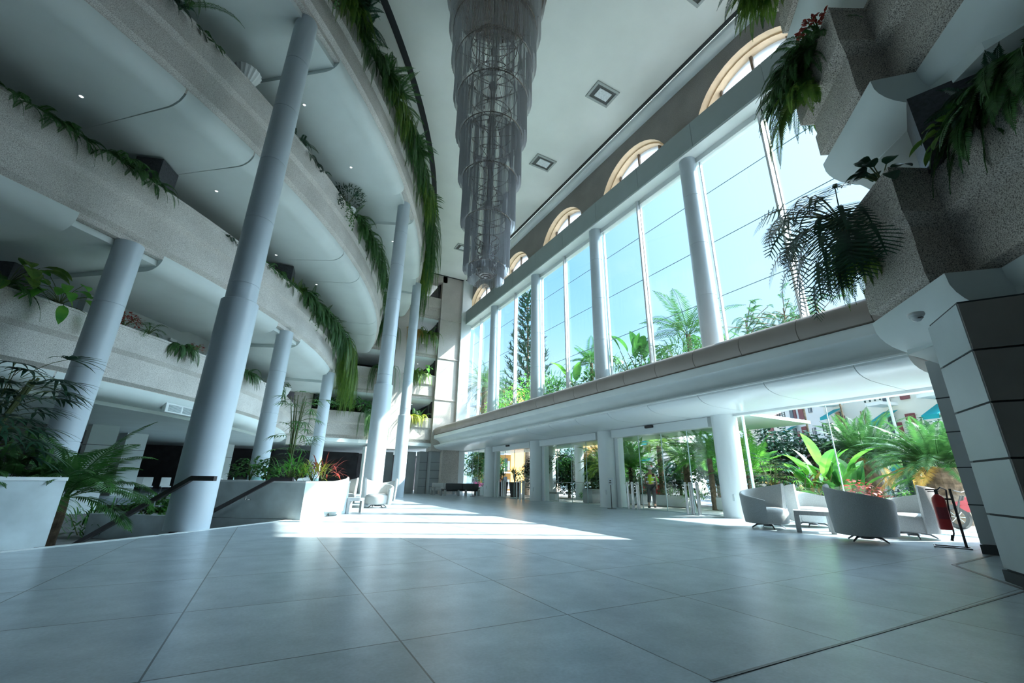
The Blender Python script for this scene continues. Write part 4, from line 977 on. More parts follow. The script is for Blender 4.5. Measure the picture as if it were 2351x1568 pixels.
POTP = [(.001, -.36), (.12, -.36), (.2, -.2), (.27, 0), (.29, .04), (.25, .04), (.001, 0)]
def pot(p, rz, lab, s=1.):
    t = empty('plant_pot', p, rz, lab, 'pot', 'white balcony pots'); m = MB(); n = 36; vs = []
    prof = [(r * s, z * s) for r, z in POTP]; k = len(prof)
    for j in range(n):
        f = 1 + (.05 if j % 2 else 0)
        vs += [(r * f * cos(2 * pi * j / n), r * f * sin(2 * pi * j / n), z) for r, z in prof]
    m.add(vs, [(j * k + i, ((j + 1) % n) * k + i, ((j + 1) % n) * k + i + 1, j * k + i + 1) for j in range(n) for i in range(k - 1)]); m.build('bowl', POT, t)
    MB().lathe([(.001, .0), (.25 * s, 0)], (0, 0, 0), 16).build('soil', earth, t, fix=False)
    return t
bpy.data.objects.remove(t)
p, rz = on('III', -28.9, -.28, .34); pot(p, rz, 'white ribbed pot under the dark bushy plant of the third balcony')
p, rz = on('III', -40.9, -.25, .36); pot(p, rz, 'white ribbed bowl on the third left balcony, left of the tallest column', 1.35)
p, rz = on('III', -40.9, -.15, .34); fern(p, rz, 'small fern in front of the white ribbed bowl', 9, .45, 1.6, .25, 240, G_DARK)
# second balcony
for i, (a, L, n, sp, lab, m_) in enumerate([(-46.2, .8, 34, .8, 'fern on the second left balcony at the left edge', G_FERN), (-44.9, .9, 20, .4, 'fern on the second left balcony, second from the left edge', G_FERN), (-42.6, .8, 22, .6, 'drooping fern left of the dark pillar on the second balcony', G_FERN), (-41.6, .9, 30, .5, 'fern right below the dark pillar on the second balcony', G_FERN),
        (-35.4, .4, 10, .5, 'low fern on the second balcony left of the tallest column', G_DARK), (-31.8, .55, 14, .4, 'small fern on the second balcony right of the tallest column', G_FERN), (-29.4, .8, 18, .5, 'fern in front of the dark pillar on the second balcony', G_FERN)]):
    p, rz = on('II', a); fern(p, rz, lab, n, L, 1.7, sp, 300 + i, m_)
p, rz = on('II', -27.0, -.25, .1); fern(p, rz, 'yellow-green fern tuft on the second balcony', 26, .7, 1., .35, 320, G_FERN2, up=.8)
p, rz = on('II', -25.4, -.3, .1); bigleaf(p, rz, 'rubber plant with broad dark leaves on the second balcony', 16, .42, .2, .45, 9, G_DARK, (.4, 1.4), azs=3.)
for i, (a, L, n, sp, lab) in enumerate([(-25.0, 1.2, 75, 1.0, 'bushy trailing plant on the second balcony, first after the rubber plant'), (-22.4, 1.4, 85, 1.0, 'bushy trailing plant on the second balcony with an orange tip'), (-19.6, 1.6, 85, 1.0, 'bushy trailing plant on the second balcony, third in the row'), (-16.4, 2.2, 85, 1., 'bushy trailing plant on the second balcony before the curtain of ferns')]):
    p, rz = on('II', a); curtain(p, rz, lab, n, L, sp, 330 + i, G_FERN, 'trailing plants of the second balcony', bush=26)
for i, (a, L, n, sp, lab) in enumerate([(-12.5, 4.0, 95, 1.1, 'lime green fern curtain at the bend of the second balcony, left part'), (-8.5, 4.6, 95, 1.2, 'lime green fern curtain at the bend of the second balcony, middle part'), (-4.5, 4.6, 90, 1.3, 'lime green fern curtain at the bend of the second balcony, right part')]):
    p, rz = on('II', a, .15); curtain(p, rz, lab, n, L, sp, 340 + i, G_FERN2, 'lime green fern curtains', bush=14)
p, rz = on('II', -24.6); vine(p, rz, 'long bare vine hanging below the second balcony', 2.4, 7, G_FERN, 3)
# lowest balcony
p, rz = on('I', -42.6, -.3, .05); bigleaf(p, rz, 'plant with very broad yellow-green leaves on the lowest balcony, left of the far column', 12, .8, .36, .85, 11, G_FERN2, (.1, 1.2), azs=1.5)
p, rz = on('I', -40.2, -.3, .05); bigleaf(p, rz, 'broad-leaved plant with bright pointed leaves beside the far left column', 20, .62, .25, .9, 12, G_BRIGHT, (.0, 1.3), azs=1.8)
p, rz = on('I', -43.6); fern(p, rz, 'fern with long fronds hanging over the lowest balcony at the left edge', 26, 1.3, 1.8, .6, 350, G_FERN, lw=.035, ll=.17)
p, rz = on('I', -36.6, -.25, .05); shrub(p, rz, 'dark red-leaved shrub on the lowest balcony right of the far column', .45, 220, .11, .05, 13, G_RED, .7)
p, rz = on('I', -35.0, -.15, .05); bigleaf(p, rz, 'blue-green plant with cut leaves below the red fire signs', 10, .5, .3, .35, 14, G_FERN, (.2, 1.4), kind='lobed', azs=2.)
p, rz = on('I', -32.2); fern(p, rz, 'round fern hanging over the lowest balcony below the exit sign', 46, .95, 2., .35, 360, G_FERN, group='round ferns of the lowest balcony')
p, rz = on('I', -31.0, -.1, .02); shrub(p, rz, 'small reddish plant beside the round fern below the exit sign', .28, 60, .12, .05, 15, G_RED, .8)
p, rz = on('I', -24.2); fern(p, rz, 'round fern hanging over the lowest balcony right of the tallest column', 46, 1.0, 2., .4, 361, G_FERN, group='round ferns of the lowest balcony')
p, rz = on('I', -13.6, -.1, .34); pot(p, rz, 'white bowl pot at the end of the lowest balcony', 1.3)
p, rz = on('I', -13.6, -.1, .42); shrub(p, rz, 'small plant growing in the white bowl of the lowest balcony', .3, 80, .14, .06, 16, G_FERN, .7)
p, rz = on('I', -16.5); fern(p, rz, 'fern hanging beside the white bowl of the lowest balcony', 30, 1.0, 2., .6, 362, G_FERN)
# back wall recesses
def bkp(x, zt, dz=-.02): return (x, YB + .12, zt + dz), radians(-90)
p, rz = bkp(9.4, 9.28); curtain(p, rz, 'bright fern hanging from the second back wall balcony beside the slender column', 40, 1.7, .7, 401, G_FERN2, 'back wall plants', bush=20)
p, rz = bkp(9.5, 12.8); curtain(p, rz, 'reddish green fern hanging from the third back wall balcony', 45, 2.2, .9, 402, G_FERN2, 'back wall plants', bush=26)
p, rz = bkp(9.3, 5.75); curtain(p, rz, 'yellow-green plant on the lowest back wall balcony beside the slender column', 30, 1.3, .8, 403, G_YEL, 'back wall plants', bush=20)
p, rz = bkp(9.8, 9.28, .1); bigleaf(p, rz, 'single bright banana-like leaf on the second back wall balcony', 4, .9, .3, .5, 17, G_BRIGHT, (.6, 1.2), azs=1.)
p, rz = bkp(8.7, 12.8); curtain(p, rz, 'orange tipped trailing plant behind the slender column', 26, 1.6, .5, 404, G_ORG, 'back wall plants')
for i, (x, zt, lab) in enumerate([(6.4, 12.8, 'dark climbing plant on the third back balcony between the columns'), (6.6, 9.28, 'dark climbing plant on the second back balcony between the columns'), (6.2, 5.75, 'dark climbing plant on the lowest back balcony between the columns')]):
    p, rz = bkp(x, zt); curtain(p, rz, lab, 50, 2.8, .7, 410 + i, G_FERN, 'back wall plants', bush=16)
for i, (x, lab) in enumerate([(2.6, 'leafy plant on the sunlit back parapet, left one'), (3.8, 'leafy plant on the sunlit back parapet, middle one'), (5.1, 'leafy plant on the sunlit back parapet, right one')]):
    p, rz = bkp(x, 5.75, .1); shrub(p, rz, lab, .8, 200, .3, .13, 420 + i, G_MID, .8)

# planters on the ground
p = PA(34.4, -35.3, .92)
fanpalm(p, 0, 'tall fan palm with slender dark leaves in the marble planter', 2.9, 34, .5, 21, G_MID, .55, w=.045)
for i, (R, a, Rr, n, L, w, m_, k, lab) in enumerate([(34.9, -36.4, .45, 120, .4, .035, G_BRIGHT, 'blade', 'bright grassy plant at the left of the marble planter'), (34.5, -37.0, .35, 110, .14, .07, G_MID, 'oval', 'small leafed shrub at the planter corner nearest the stairs'), (35.2, -35.4, .4, 90, .4, .03, G_YEL, 'blade', 'yellow striped grassy plant in the middle of the marble planter'), (35.2, -34.5, .42, 70, .5, .045, G_RED, 'blade', 'red cordyline plant in the marble planter'), (34.2, -34.0, .5, 120, .45, .04, G_MID, 'blade', 'spiky green plant at the right of the marble planter'), (33.8, -36.6, .5, 160, .2, .09, G_MID, 'oval', 'leafy shrub at the rear of the marble planter')]):
    shrub(PA(R, a, .93), 0, lab, Rr, n, L, w, 500 + i, m_, .8, kind=k)
for i, (R, a, z, Rr, n, L, w, m_, lab) in enumerate([(30.6, -36.2, -.15, .55, 260, .2, .09, G_MID, 'glossy green shrub in the lower stair planter, left one'), (30.9, -34.8, -.15, .6, 300, .2, .1, G_BRIGHT, 'glossy green shrub in the lower stair planter, middle one'), (30.6, -33.6, -.15, .6, 260, .2, .1, G_MID, 'glossy green shrub in the lower stair planter, right one')]):
    shrub(PA(R, a, z), 0, lab, Rr, n, L, w, 520 + i, m_, .8)
shrub(PA(29.0, -36.4, -.9), 0, 'spiky green plant behind the lower stair planter', .8, 160, .6, .05, 530, G_MID, .9, kind='blade')
fanpalm(PA(34.9, -46.6, .9), 0, 'large dark fan palm in the planter at the left edge', 1.75, 56, .62, 22, G_DARK, .6, w=.062, blades=9)
p = PA(35.1, -46.1, .95); fern(p, radians(-46), 'fern at the foot of the dark fan palm, left edge', 34, .6, .9, .7, 540, G_FERN, up=.9)
p = PA(34.9, -47.2, .95); shrub(p, 0, 'blue-green leafy shrub in the left edge planter', .5, 240, .15, .06, 541, G_FERN, .9)
# garden below the stairs
palm(PA(33.6, -43.6, -3.5), 'palm tree growing up from the lower garden left of the tallest column', 4.1, 22, 1.7, 31, G_MID, .14, 1.5, (.1, 1.35), .45, .03, 34)
for i, (R, a, z, Rr, m_, k, lab) in enumerate([(30.5, -46.5, -2.8, 1.0, G_DARK, 'blade', 'dark spiky plant in the lower garden by the far left column'), (31.5, -42.6, -2.2, .9, G_MID, 'fan', 'fan leaved plant in the lower garden under the stair rail'), (29.5, -43.8, -2.0, 1.2, G_DARK, 'blade', 'dark palm-like clump in the lower garden'), (28.0, -40.4, -2.2, 1.2, G_MID, 'blade', 'sunlit spiky clump in the lower garden beside the stairs'),
        (27.0, -44.6, -2.0, 1.2, G_MID, 'oval', 'leafy bush in the lower garden behind the palm'), (26.0, -36.6, -2.0, 1.3, G_DARK, 'oval', 'leafy bush in the lower garden behind the tallest column'), (24.5, -41.5, -1.8, 1.2, G_DARK, 'fan', 'fan leaved bush at the back of the lower garden')]):
    shrub(PA(R, a, z - .8), 0, lab, Rr, 170, .5 if k != 'oval' else .28, .06 if k != 'oval' else .12, 550 + i, m_, 1., kind=k)

# right-hand balconies
def R_(x, y, z): return (x, y, z)
fern((8.3, 2.9, 9.02), radians(135), 'large fern hanging over the end of the middle right balcony', 110, 1.35, 1.7, .3, 600, G_FERN, group='ferns on the right balconies', lw=.034, ll=.15)
fern((8.05, 2.6, 9.0), radians(120), 'fern over the middle right balcony with reddish flowers above', 60, .95, 1.5, .45, 601, G_FERN, group='ferns on the right balconies', lw=.03, ll=.13)
fern((8.25, 2.95, 8.5), radians(120), 'long single frond below the large fern of the middle right balcony', 14, 1.7, 2.4, .1, 602, G_FERN2, group='ferns on the right balconies', lw=.036, ll=.17)
shrub((7.8, 2.3, 9.15), 0, 'reddish flowering plant on the middle right balcony', .3, 150, .11, .05, 603, G_RED, 1.)
fern((7.95, 2.85, 11.9), radians(135), 'dense fern hanging at the end of the upper right balcony against the arch window', 140, 1.25, 1.8, .35, 604, G_FERN2, group='ferns on the right balconies', lw=.034, ll=.14)
fern((8.0, 2.8, 12.6), radians(150), 'dark fern above the arch window at the top right', 60, 1.5, 1.7, .4, 614, G_DARK, group='ferns on the right balconies', lw=.034, ll=.14)
bigleaf((8.5, 2.95, 5.6), radians(150), 'philodendron with deeply cut leaves spilling over the lower right balcony', 30, .72, .6, 1.0, 41, G_DARK, (-.1, .9), 1.5, 'lobed', 1.3, name='philodendron')
bigleaf((8.35, 2.85, 5.35), radians(150), 'lower philodendron leaves hanging in front of the right balcony end', 24, .7, .58, 1.1, 42, G_DARK, (-.8, .2), 1.5, 'lobed', 1.2, name='philodendron')
bigleaf((7.75, 2.05, 5.55), radians(140), 'nearly black broad-leaved plant beside the dark pillar of the lower right balcony', 13, .36, .2, .36, 43, G_DARK, (.2, 1.3), 1.5, 'oval', 2.2)
fern((8.3, 2.9, 4.9), radians(150), 'hanging fern under the philodendron at the balcony end', 40, 1.25, 4., .1, 605, G_FERN2, group='ferns on the right balconies', lw=.03, ll=.12, name='fern')
fern((7.5, .72, 5.75), radians(140), 'big dark fern at the right edge over the lower right balcony', 80, .85, 1.3, .35, 606, G_DARK, group='ferns on the right balconies', lw=.034, ll=.15, up=.8)
fern((7.35, .55, 5.7), radians(130), 'glossy fern with large fronds at the right edge', 60, 1.25, 1.9, .5, 607, G_FERN, group='ferns on the right balconies', lw=.04, ll=.2, up=.6)
fern((7.42, .35, 5.75), radians(130), 'long green fern fronds at the right edge below the big dark fern', 50, 1.35, 1.7, .4, 608, G_FERN, group='ferns on the right balconies', lw=.038, ll=.19, up=.5)
bigleaf((7.5, 1.05, 5.62), radians(160), 'pale yellow-green pointed leaves left of the big dark fern', 10, .3, .12, .3, 44, G_FERN2, (.1, 1.2), 1.2, 'oval', 1.6)
# ================= outside =================
pave = M('pale_paving', (.62, .63, .62), .6, nscale=.8, namt=.08)
road = M('asphalt', (.16, .165, .17), .8, nscale=4, namt=.15)
struct(MB().box((16.2, 12, -.17), (4.9, 80, .3)).build('pavement', pave))
struct(MB().box((45, 20, -.75), (110, 160, .3)).build('road', road))
struct(MB().box((21.3, 20, -.42), (5.2, 40, .45)).build('planting_bed', earth))
struct(MB().box((18.75, 20, -.3), (.2, 40, .4)).build('bed_kerb', pave))
struct(MB().box((16.2, 21.6, 3.42), (4.6, 25, .12)).build('porch_roof', colw)); struct(MB().box((16.2, 23.6, 4.6), (4.2, 21.6, 1.9)).build('terrace', colw))
struct(MB().box((16.2, 23.6, 5.58), (3.9, 21.3, .1)).build('terrace_soil', earth))
for x, y, lab in ((17.8, 26.5, 'round white porch column outside, left one'), (17.8, 23.2, 'round white porch column outside, right one')):
    tag(MB().lathe([(.001, -.02), (.3, -.02), (.3, 3.36), (.001, 3.36)], (0, 0, 0), 24).build('porch_column', colw, None, 35, (x, y, 0)), lab, 'column', 'porch columns')
# distant hills
hm = MB(); r = random.Random(3); vs = []; K = 40
for i in range(K + 1):
    a = radians(20 + 75 * i / K); h = 34 + 16 * sin(i * .45) + 8 * sin(i * 1.3) + r.uniform(-2, 2)
    if i > 22: h *= 1.1
    vs += [(420 * sin(a), 420 * cos(a), -2), (440 * sin(a), 440 * cos(a), h * .55), (480 * sin(a), 480 * cos(a), h)]
hm.add(vs, [f for i in range(K) for f in ((3 * i, 3 * i + 3, 3 * i + 4, 3 * i + 1), (3 * i + 1, 3 * i + 4, 3 * i + 5, 3 * i + 2))])
struct(hm.build('hills', M('hill_green_grey', (.16, .24, .26), .9, nscale=.02, namt=.3), smooth=60, fix=False))
# apartment blocks
cream = M('cream_wall', (.78, .75, .67), .8, nscale=.5, namt=.05); wht = M('white_wall', (.80, .81, .80), .8)
teal = M('teal_awning', (.0, .33, .36), .7); maroon = M('maroon_shutter', (.22, .05, .06), .6); roofm = M('terracotta_roof', (.50, .22, .18), .8, nscale=3, namt=.15)
railg = M('green_black_rail', (.025, .06, .055), .5); wing = M('window_dark', (.08, .10, .13), .15)
orange = M('orange_wall', (.80, .38, .10), .8); sandy = M('sand_wall', (.66, .50, .36), .8)
def block(name, p0, p1, z0, H, floors, bays, label, wall, depth=8, roof=True, seed=1, pattern='wbws', bal=None):
    p0, p1 = Vector(p0), Vector(p1); L = (p1 - p0).length; d = (p1 - p0).normalized(); t = empty(name, (p0.x, p0.y, z0), atan2(d.y, d.x), label, 'building', 'buildings across the street')
    # local: x along the facade, +y = behind (away from the camera), facade at y=0
    MB().box((L / 2, depth / 2, H / 2), (L, depth, H)).build('wall', wall, t)
    if roof:
        m = MB(); m.add([(-.5, -.7, H), (L + .5, -.7, H), (L + .5, depth / 2, H + 1.5), (-.5, depth / 2, H + 1.5), (-.5, -.7, H + .18), (L + .5, -.7, H + .18), (L + .5, depth / 2, H + 1.68), (-.5, depth / 2, H + 1.68)], [(0, 1, 2, 3), (4, 7, 6, 5), (0, 4, 5, 1), (3, 2, 6, 7), (0, 3, 7, 4), (1, 5, 6, 2)])
        m.build('roof', roofm, t); MB().box((L / 2, -.6, H + .0), (L + 1, .2, .22)).build('eaves', wht, t)
    fh = H / floors; bwid = L / bays; r = random.Random(seed)
    for f in range(floors):
        for b in range(bays):
            k = pattern[(b + f * (0)) % len(pattern)]; x = bwid * (b + .5); z = fh * f + fh * .5
            if k == 'w':
                w = MB().box((x, -.03, z + .1), (bwid * .34, .1, fh * .42)).build('window', wing, t); MB().box((x, -.09, z + .1), (.06, .04, fh * .42)).build('window_bar', wht, w)
            elif k == 's': MB().box((x, -.06, z), (bwid * .5, .14, fh * .72)).build('shutter', maroon, t)
            elif k == 'b':
                bb = MB().box((x, -.7, z - fh * .42), (bwid * .95, 1.4, .2)).build('balcony', bal or wht, t)
                m = MB()
                for q in range(5): m.box((x, -1.38, z - fh * .32 + q * .2), (bwid * .95, .05, .06))
                for q in range(4): m.box((x + bwid * .95 * (q / 3 - .5), -1.36, z - fh * .2), (.07, .07, 1.1))
                m.build('railing', railg if not bal else bal, bb)
                MB().box((x - bwid * .12, -.04, z + .02), (bwid * .4, .12, fh * .7)).build('balcony_door', wing, t); MB().box((x + bwid * .28, -.05, z - .1), (bwid * .22, .12, fh * .5)).build('shutter', maroon if not bal else wht, t)
                if r.random() < .6 and not bal:
                    m = MB(); hz = z + fh * .46; m.add([(x - bwid * .45, -.1, hz), (x + bwid * .45, -.1, hz), (x + bwid * .45, -1.5, hz - .75), (x - bwid * .45, -1.5, hz - .75), (x - bwid * .45, -1.5, hz - 1.0), (x + bwid * .45, -1.5, hz - 1.0)], [(0, 1, 2, 3), (3, 2, 5, 4)]); m.build('awning', teal, t, fix=False)
    return t
def az_(a, D): return (D * sin(radians(a)), D * cos(radians(a)))
block('apartment_building', az_(57.0, 78), az_(61.5, 66), -.6, 10.4, 4, 5, 'small far cream apartment block with red roof, leftmost beyond the bright palm', cream, seed=5, pattern='bxwsx')
block('apartment_building', az_(61.2, 60), az_(65.4, 53), -.6, 10.9, 4, 5, 'cream apartment block with red tiled roof behind the banana plant', wht, seed=8, pattern='xbswx')
block('apartment_building', az_(65.2, 50), az_(69.0, 46), -.6, 11.3, 4, 4, 'cream apartment block with teal awnings above the tall date palm', cream, seed=2, pattern='xbxw')
block('apartment_building', az_(68.9, 38), az_(75.5, 35), -.6, 13.0, 4, 5, 'nearest cream apartment block with green balcony rails at right', cream, seed=4, pattern='xbsxb', roof=False)
block('apartment_building', az_(23.8, 72), az_(28.6, 66), -.6, 16, 6, 5, 'orange and white apartment building seen behind the potted palms', orange, seed=6, pattern='bwbs', roof=False, bal=wht)
block('apartment_building', az_(29.2, 80), az_(33.5, 78), -.6, 15, 6, 5, 'sand coloured building behind the dark tree', sandy, seed=7, pattern='bwwb', roof=False, bal=wht)
block('apartment_building', az_(43.5, 95), az_(50, 88), -.6, 13.5, 4, 6, 'white building with blue-grey roof far behind the sliding door palms', wht, seed=9, pattern='wwbw', roof=False)
# opening hours board
t = empty('notice_board', (24.6, 10.45, -.45), atan2(-10.45, -24.6) + pi / 2 + pi, 'pale blue board reading Opening Hours 8:30 behind the date palm trunk', 'sign')
MB().box((0, 0, 1.75), (2.0, .06, 2.0)).build('board', M('board_blue', (.50, .68, .78), .5), t); MB().box((0, .0, 2.85), (2.1, .12, .22)).build('top_band', M('board_black', (.02, .03, .04), .5), t)
for sx in (-.9, .9): MB().box((sx, .05, .4), (.08, .08, .8)).build('post', railg, t)
def text(body, size, loc, parent, mat, rot=(pi / 2, 0, 0)):
    c = bpy.data.curves.new('text', 'FONT'); c.body = body; c.size = size; c.align_x = 'CENTER'; c.extrude = .004
    o = bpy.data.objects.new('lettering', c); COL.objects.link(o); dg = bpy.context.evaluated_depsgraph_get(); me = bpy.data.meshes.new_from_object(o.evaluated_get(dg)); bpy.data.objects.remove(o)
    o = bpy.data.objects.new('lettering', me); COL.objects.link(o); me.materials.clear(); me.materials.append(mat); o.location = loc; o.rotation_euler = rot; o.parent = parent; return o
navy = M('navy_lettering', (.02, .05, .09), .5)
text('Opening', .42, (-.1, -.036, 2.3), t, navy); text('Hours', .42, (.0, -.036, 1.83), t, navy); text('8:30', .42, (-.1, -.036, 1.36), t, navy)
m = MB(); m.lathe([(.001, 0), (.16, 0), (.001, .01)], (0, 0, 0), 16); o = m.build('yellow_mark', G_YEL, t); o.location = (.05, -.04, 1.05); o.rotation_euler = (pi / 2, 0, 0)
# trees and palms
palm((22.2, 9.1, -.3), 'date palm with thick scaly trunk, in front of the notice board', 2.45, 70, 2.4, 61, G_FERN, .45, 1.7, (.0, 1.45), .42, .032, 46, G_ORG)
palm((18.2, 5.55, -.3), 'date palm with thick scaly trunk, nearest the stone jamb', 1.9, 66, 2.0, 62, G_FERN, .42, 1.7, (.0, 1.45), .38, .03, 46, G_ORG)
palm((17.5, 11.35, -.3), 'bright green feathery palm just right of the largest white column', 1.7, 22, 2.0, 63, G_BRIGHT, .1, 1.1, (.3, 1.45), .5, .05, 26)
banana((17.1, 8.3, -.2), 'banana plant with tall upright bright leaves in the middle of the garden', 2.0, 22, 1.35, .42, 64, G_BRIGHT)
banana((17.9, 7.9, -.2), 'second banana clump with blue-green leaves right of the upright one', 1.5, 16, 1.2, .4, 65, G_MID)
banana((17.0, 9.0, -.2), 'drooping brownish banana leaves at the left of the banana clump', 1.1, 9, 1.3, .36, 66, G_ORG)
fanpalm((15.3, 9.15, 0), 0, 'dense dark fan palm clump behind the left armchair outside', 2.1, 120, .45, 67, G_DARK, .6, w=.065, blades=7)
fanpalm((15.9, 8.6, 0), 0, 'sunlit yellow-green fan palm clump outside right of the dark one', 1.5, 50, .42, 68, G_BRIGHT, .6, w=.045, blades=7)
shrub((15.7, 6.75, 0), 0, 'copper red leaved shrub behind the large armchair', .75, 420, .15, .09, 69, G_RED, .95, z0=.15)
shrub((19.1, 6.3, -.2), 0, 'round light green clipped shrub between the two date palms', .75, 360, .14, .07, 70, G_BRIGHT, .9, z0=.35)
shrub((20.0, 7.4, -.2), 0, 'grey-green shrub at the foot of the scaly date palm', .6, 240, .16, .06, 71, G_FERN, .9, z0=.3)
shrub((17.6, 9.7, 0), 0, 'dark green low shrub below the banana clump, left one', .8, 300, .2, .09, 72, G_DARK, .8)
shrub((16.9, 7.6, 0), 0, 'dark green low shrub below the banana clump, right one', .7, 300, .2, .09, 73, G_MID, .9)
tree((27, 8.6, -.5), 'dark round tree behind the two date palms', 2.2, 1.9, 700, .3, .16, 74, G_DARK)
palm((20.8, 14.6, -.4), 'fine leaved palm behind the lamp post', 2.6, 22, 2.2, 75, G_MID, .13, 1.5, (0, 1.3), .4, .03, 30)
# central doors
palm((16.9, 17.6, -.2), 'yellow-green palm left behind the walking person', 2.0, 26, 1.9, 76, G_BRIGHT, .12, 1.3, (.1, 1.4), .45, .045, 28)
palm((18.6, 15.4, -.3), 'arching palm right behind the walking person', 2.5, 34, 2.2, 77, G_FERN, .16, 1.9, (-.2, 1.35), .42, .035, 34)
palm((16.9, 12.7, -.2), 'bright palm seen through the right door leaf', 2.3, 28, 2.0, 78, G_BRIGHT, .12, 1.5, (-.1, 1.4), .45, .045, 28)
palm((19.5, 17.9, -.3), 'tall palm in the rear between the two door palms', 3.4, 30, 2.2, 79, G_FERN2, .14, 1.8, (-.3, 1.2), .42, .035, 30)
fanpalm((16.7, 16.9, 0), 0, 'dark fan palm clump beside the walking person', 2.0, 90, .45, 80, G_DARK, .55, w=.06, blades=7)
tree((20.5, 13.2, -.4), 'dark leafy tree behind the right door leaf', 2.4, 1.5, 600, .26, .14, 81, G_MID)
tree((21.8, 18.6, -.4), 'leafy tree behind the left door leaf', 2.2, 1.6, 600, .26, .14, 82, G_DARK)
shrub((16.9, 13.6, 0), 0, 'yellow-green spiky plant outside in front of the white planter', .45, 130, .5, .06, 83, G_BRIGHT, .9, kind='blade', z0=.2)
shrub((17.3, 12.1, .5), 0, 'yellow flowers over the white planter at the right door leaf', .45, 160, .14, .06, 84, G_YEL, .7)
shrub((17.0, 15.0, .4), 0, 'grey-green grassy plant on the sloping white kerb', .55, 160, .35, .03, 85, G_FERN, .5, kind='blade')
wp = M('white_planter', (.62, .66, .68), .5)
for x, y, w, lab in ((17.2, 12.0, 1.4, 'white rectangular planter box outside at right of the sliding door'), (17.1, 17.4, 1.2, 'white rectangular planter box outside at left of the sliding door'), (17.2, 15.2, 2.0, 'long low white planter box outside behind the walking person')):
    t = empty('planter_box', (x, y, -.02), 0, lab, 'planter', 'outdoor planter boxes'); MB().rbox((0, 0, .27), (.7, w, .5), .02).build('box', wp, t); MB().box((0, 0, .515), (.6, w - .1, .02)).build('soil', earth, t)
for i, (x, y, R, m_, lab) in enumerate([(19.6, 12.4, 1.1, G_DARK, 'dark hedge bush outside, behind the right door leaf'), (19.9, 14.2, 1.0, G_MID, 'green hedge bush outside, middle of the sliding door'), (19.6, 18.6, 1.1, G_DARK, 'dark hedge bush outside, left part of the sliding door'), (18.9, 20.2, 1.0, G_MID, 'green hedge bush at the right end of the wide fixed bay'), (19.0, 22.3, 1.1, G_DARK, 'dark hedge bush behind the panic bar'), (19.2, 24.6, 1.1, G_MID, 'green hedge bush between the porch columns'), (18.9, 27.4, 1.1, G_DARK, 'dark hedge bush left of the porch columns'), (19.2, 30.4, 1.1, G_DARK, 'dark hedge bush behind the potted yuccas')]):
    shrub((x, y, -.2), 0, lab, R, 520, .24, .12, 640 + i, m_, 1.0, z0=.4, group='outdoor hedge bushes')
# banners and boards by the street
redm = M('red_banner', (.50, .02, .04), .5)
for x, y, lab in ((22.4, 22.2, 'red and white roadside banner left of the walking person'), (22.2, 20.6, 'red and white roadside banner right of the walking person')):
    t = empty('banner', (x, y, -.6), radians(40), lab, 'banner', 'roadside banners'); MB().rbox((0, 0, 1.3), (.06, .62, 1.5), .02).build('cloth', redm, t); MB().rbox((-.035, 0, 1.75), (.02, .5, .34), .008).build('white_patch', swh, t); MB().tube([(0, 0, 0), (0, 0, 2.1)], .02, 6).build('pole', steel, t)
t = empty('round_sign', (24.5, 20.8, -.6), radians(40), 'round red sign board beyond the sliding door', 'sign'); o = MB().lathe([(.001, 0), (.42, 0), (.42, .05), (.001, .05)], (0, 0, 0), 28).build('disc', M('red_sign', (.6, .05, .03), .5), t); o.rotation_euler = (0, pi / 2, 0); o.location = (0, 0, 2.3); MB().box((-.03, 0, 2.3), (.02, .5, .1)).build('bar', swh, t); MB().tube([(.03, 0, 0), (.03, 0, 2.0)], .04, 8).build('pole', railg, t)
# wide fixed bay
tree((18.3, 24.2, -.3), 'bushy green tree behind the panic bar glass', 2.2, 1.7, 1100, .2, .12, 86, G_MID)
tree((18.4, 29.0, -.3), 'dark dense tree left of the porch columns outside', 1.9, 1.8, 1100, .24, .13, 87, G_DARK)
tree((19.4, 26.6, -.3), 'dark green hedge tree between the porch columns outside', 2.2, 1.9, 1100, .24, .13, 88, G_DARK)
palm((18.0, 20.9, -.3), 'yellow-green palm at the right of the wide fixed bay', 2.2, 28, 2.0, 89, G_FERN2, .12, 1.6, (-.2, 1.4), .45, .04, 28)
palm((19.5, 23.4, -.3), 'tall palm with orange tinged fronds behind the bushy tree', 3.3, 26, 2.0, 90, G_ORG, .13, 1.8, (-.3, 1.1), .4, .035, 28)
shrub((17.6, 22.2, 0), 0, 'bright low shrub outside at the right of the wide fixed bay', .5, 200, .18, .08, 91, G_BRIGHT, .8)
shrub((17.8, 27.6, 0), 0, 'yellow tinged low shrub outside at the left of the wide fixed bay', .6, 200, .18, .08, 92, G_YEL, .7)
t = empty('stone_bench', (15.2, 22.4, -.02), radians(0), 'dark stone bench outside the wide fixed bay', 'bench'); MB().rbox((0, 0, .42), (.5, 1.3, .1), .02).build('seat', tabm, t); MB().box((0, 0, .19), (.3, .6, .37)).build('base', wp, t)
t = empty('planter_box', (15.6, 19.2, -.02), 0, 'dark grey cube planter outside at the right of the panic bar', 'planter', 'outdoor planter boxes'); MB().rbox((0, 0, .36), (.8, .8, .7), .02).build('box', tabm, t); MB().box((0, 0, .72), (.7, .7, .03)).build('soil', earth, t)
shrub((15.6, 19.2, .72), 0, 'pale green plant in the dark grey cube planter', .35, 120, .16, .06, 93, G_FERN, .7)
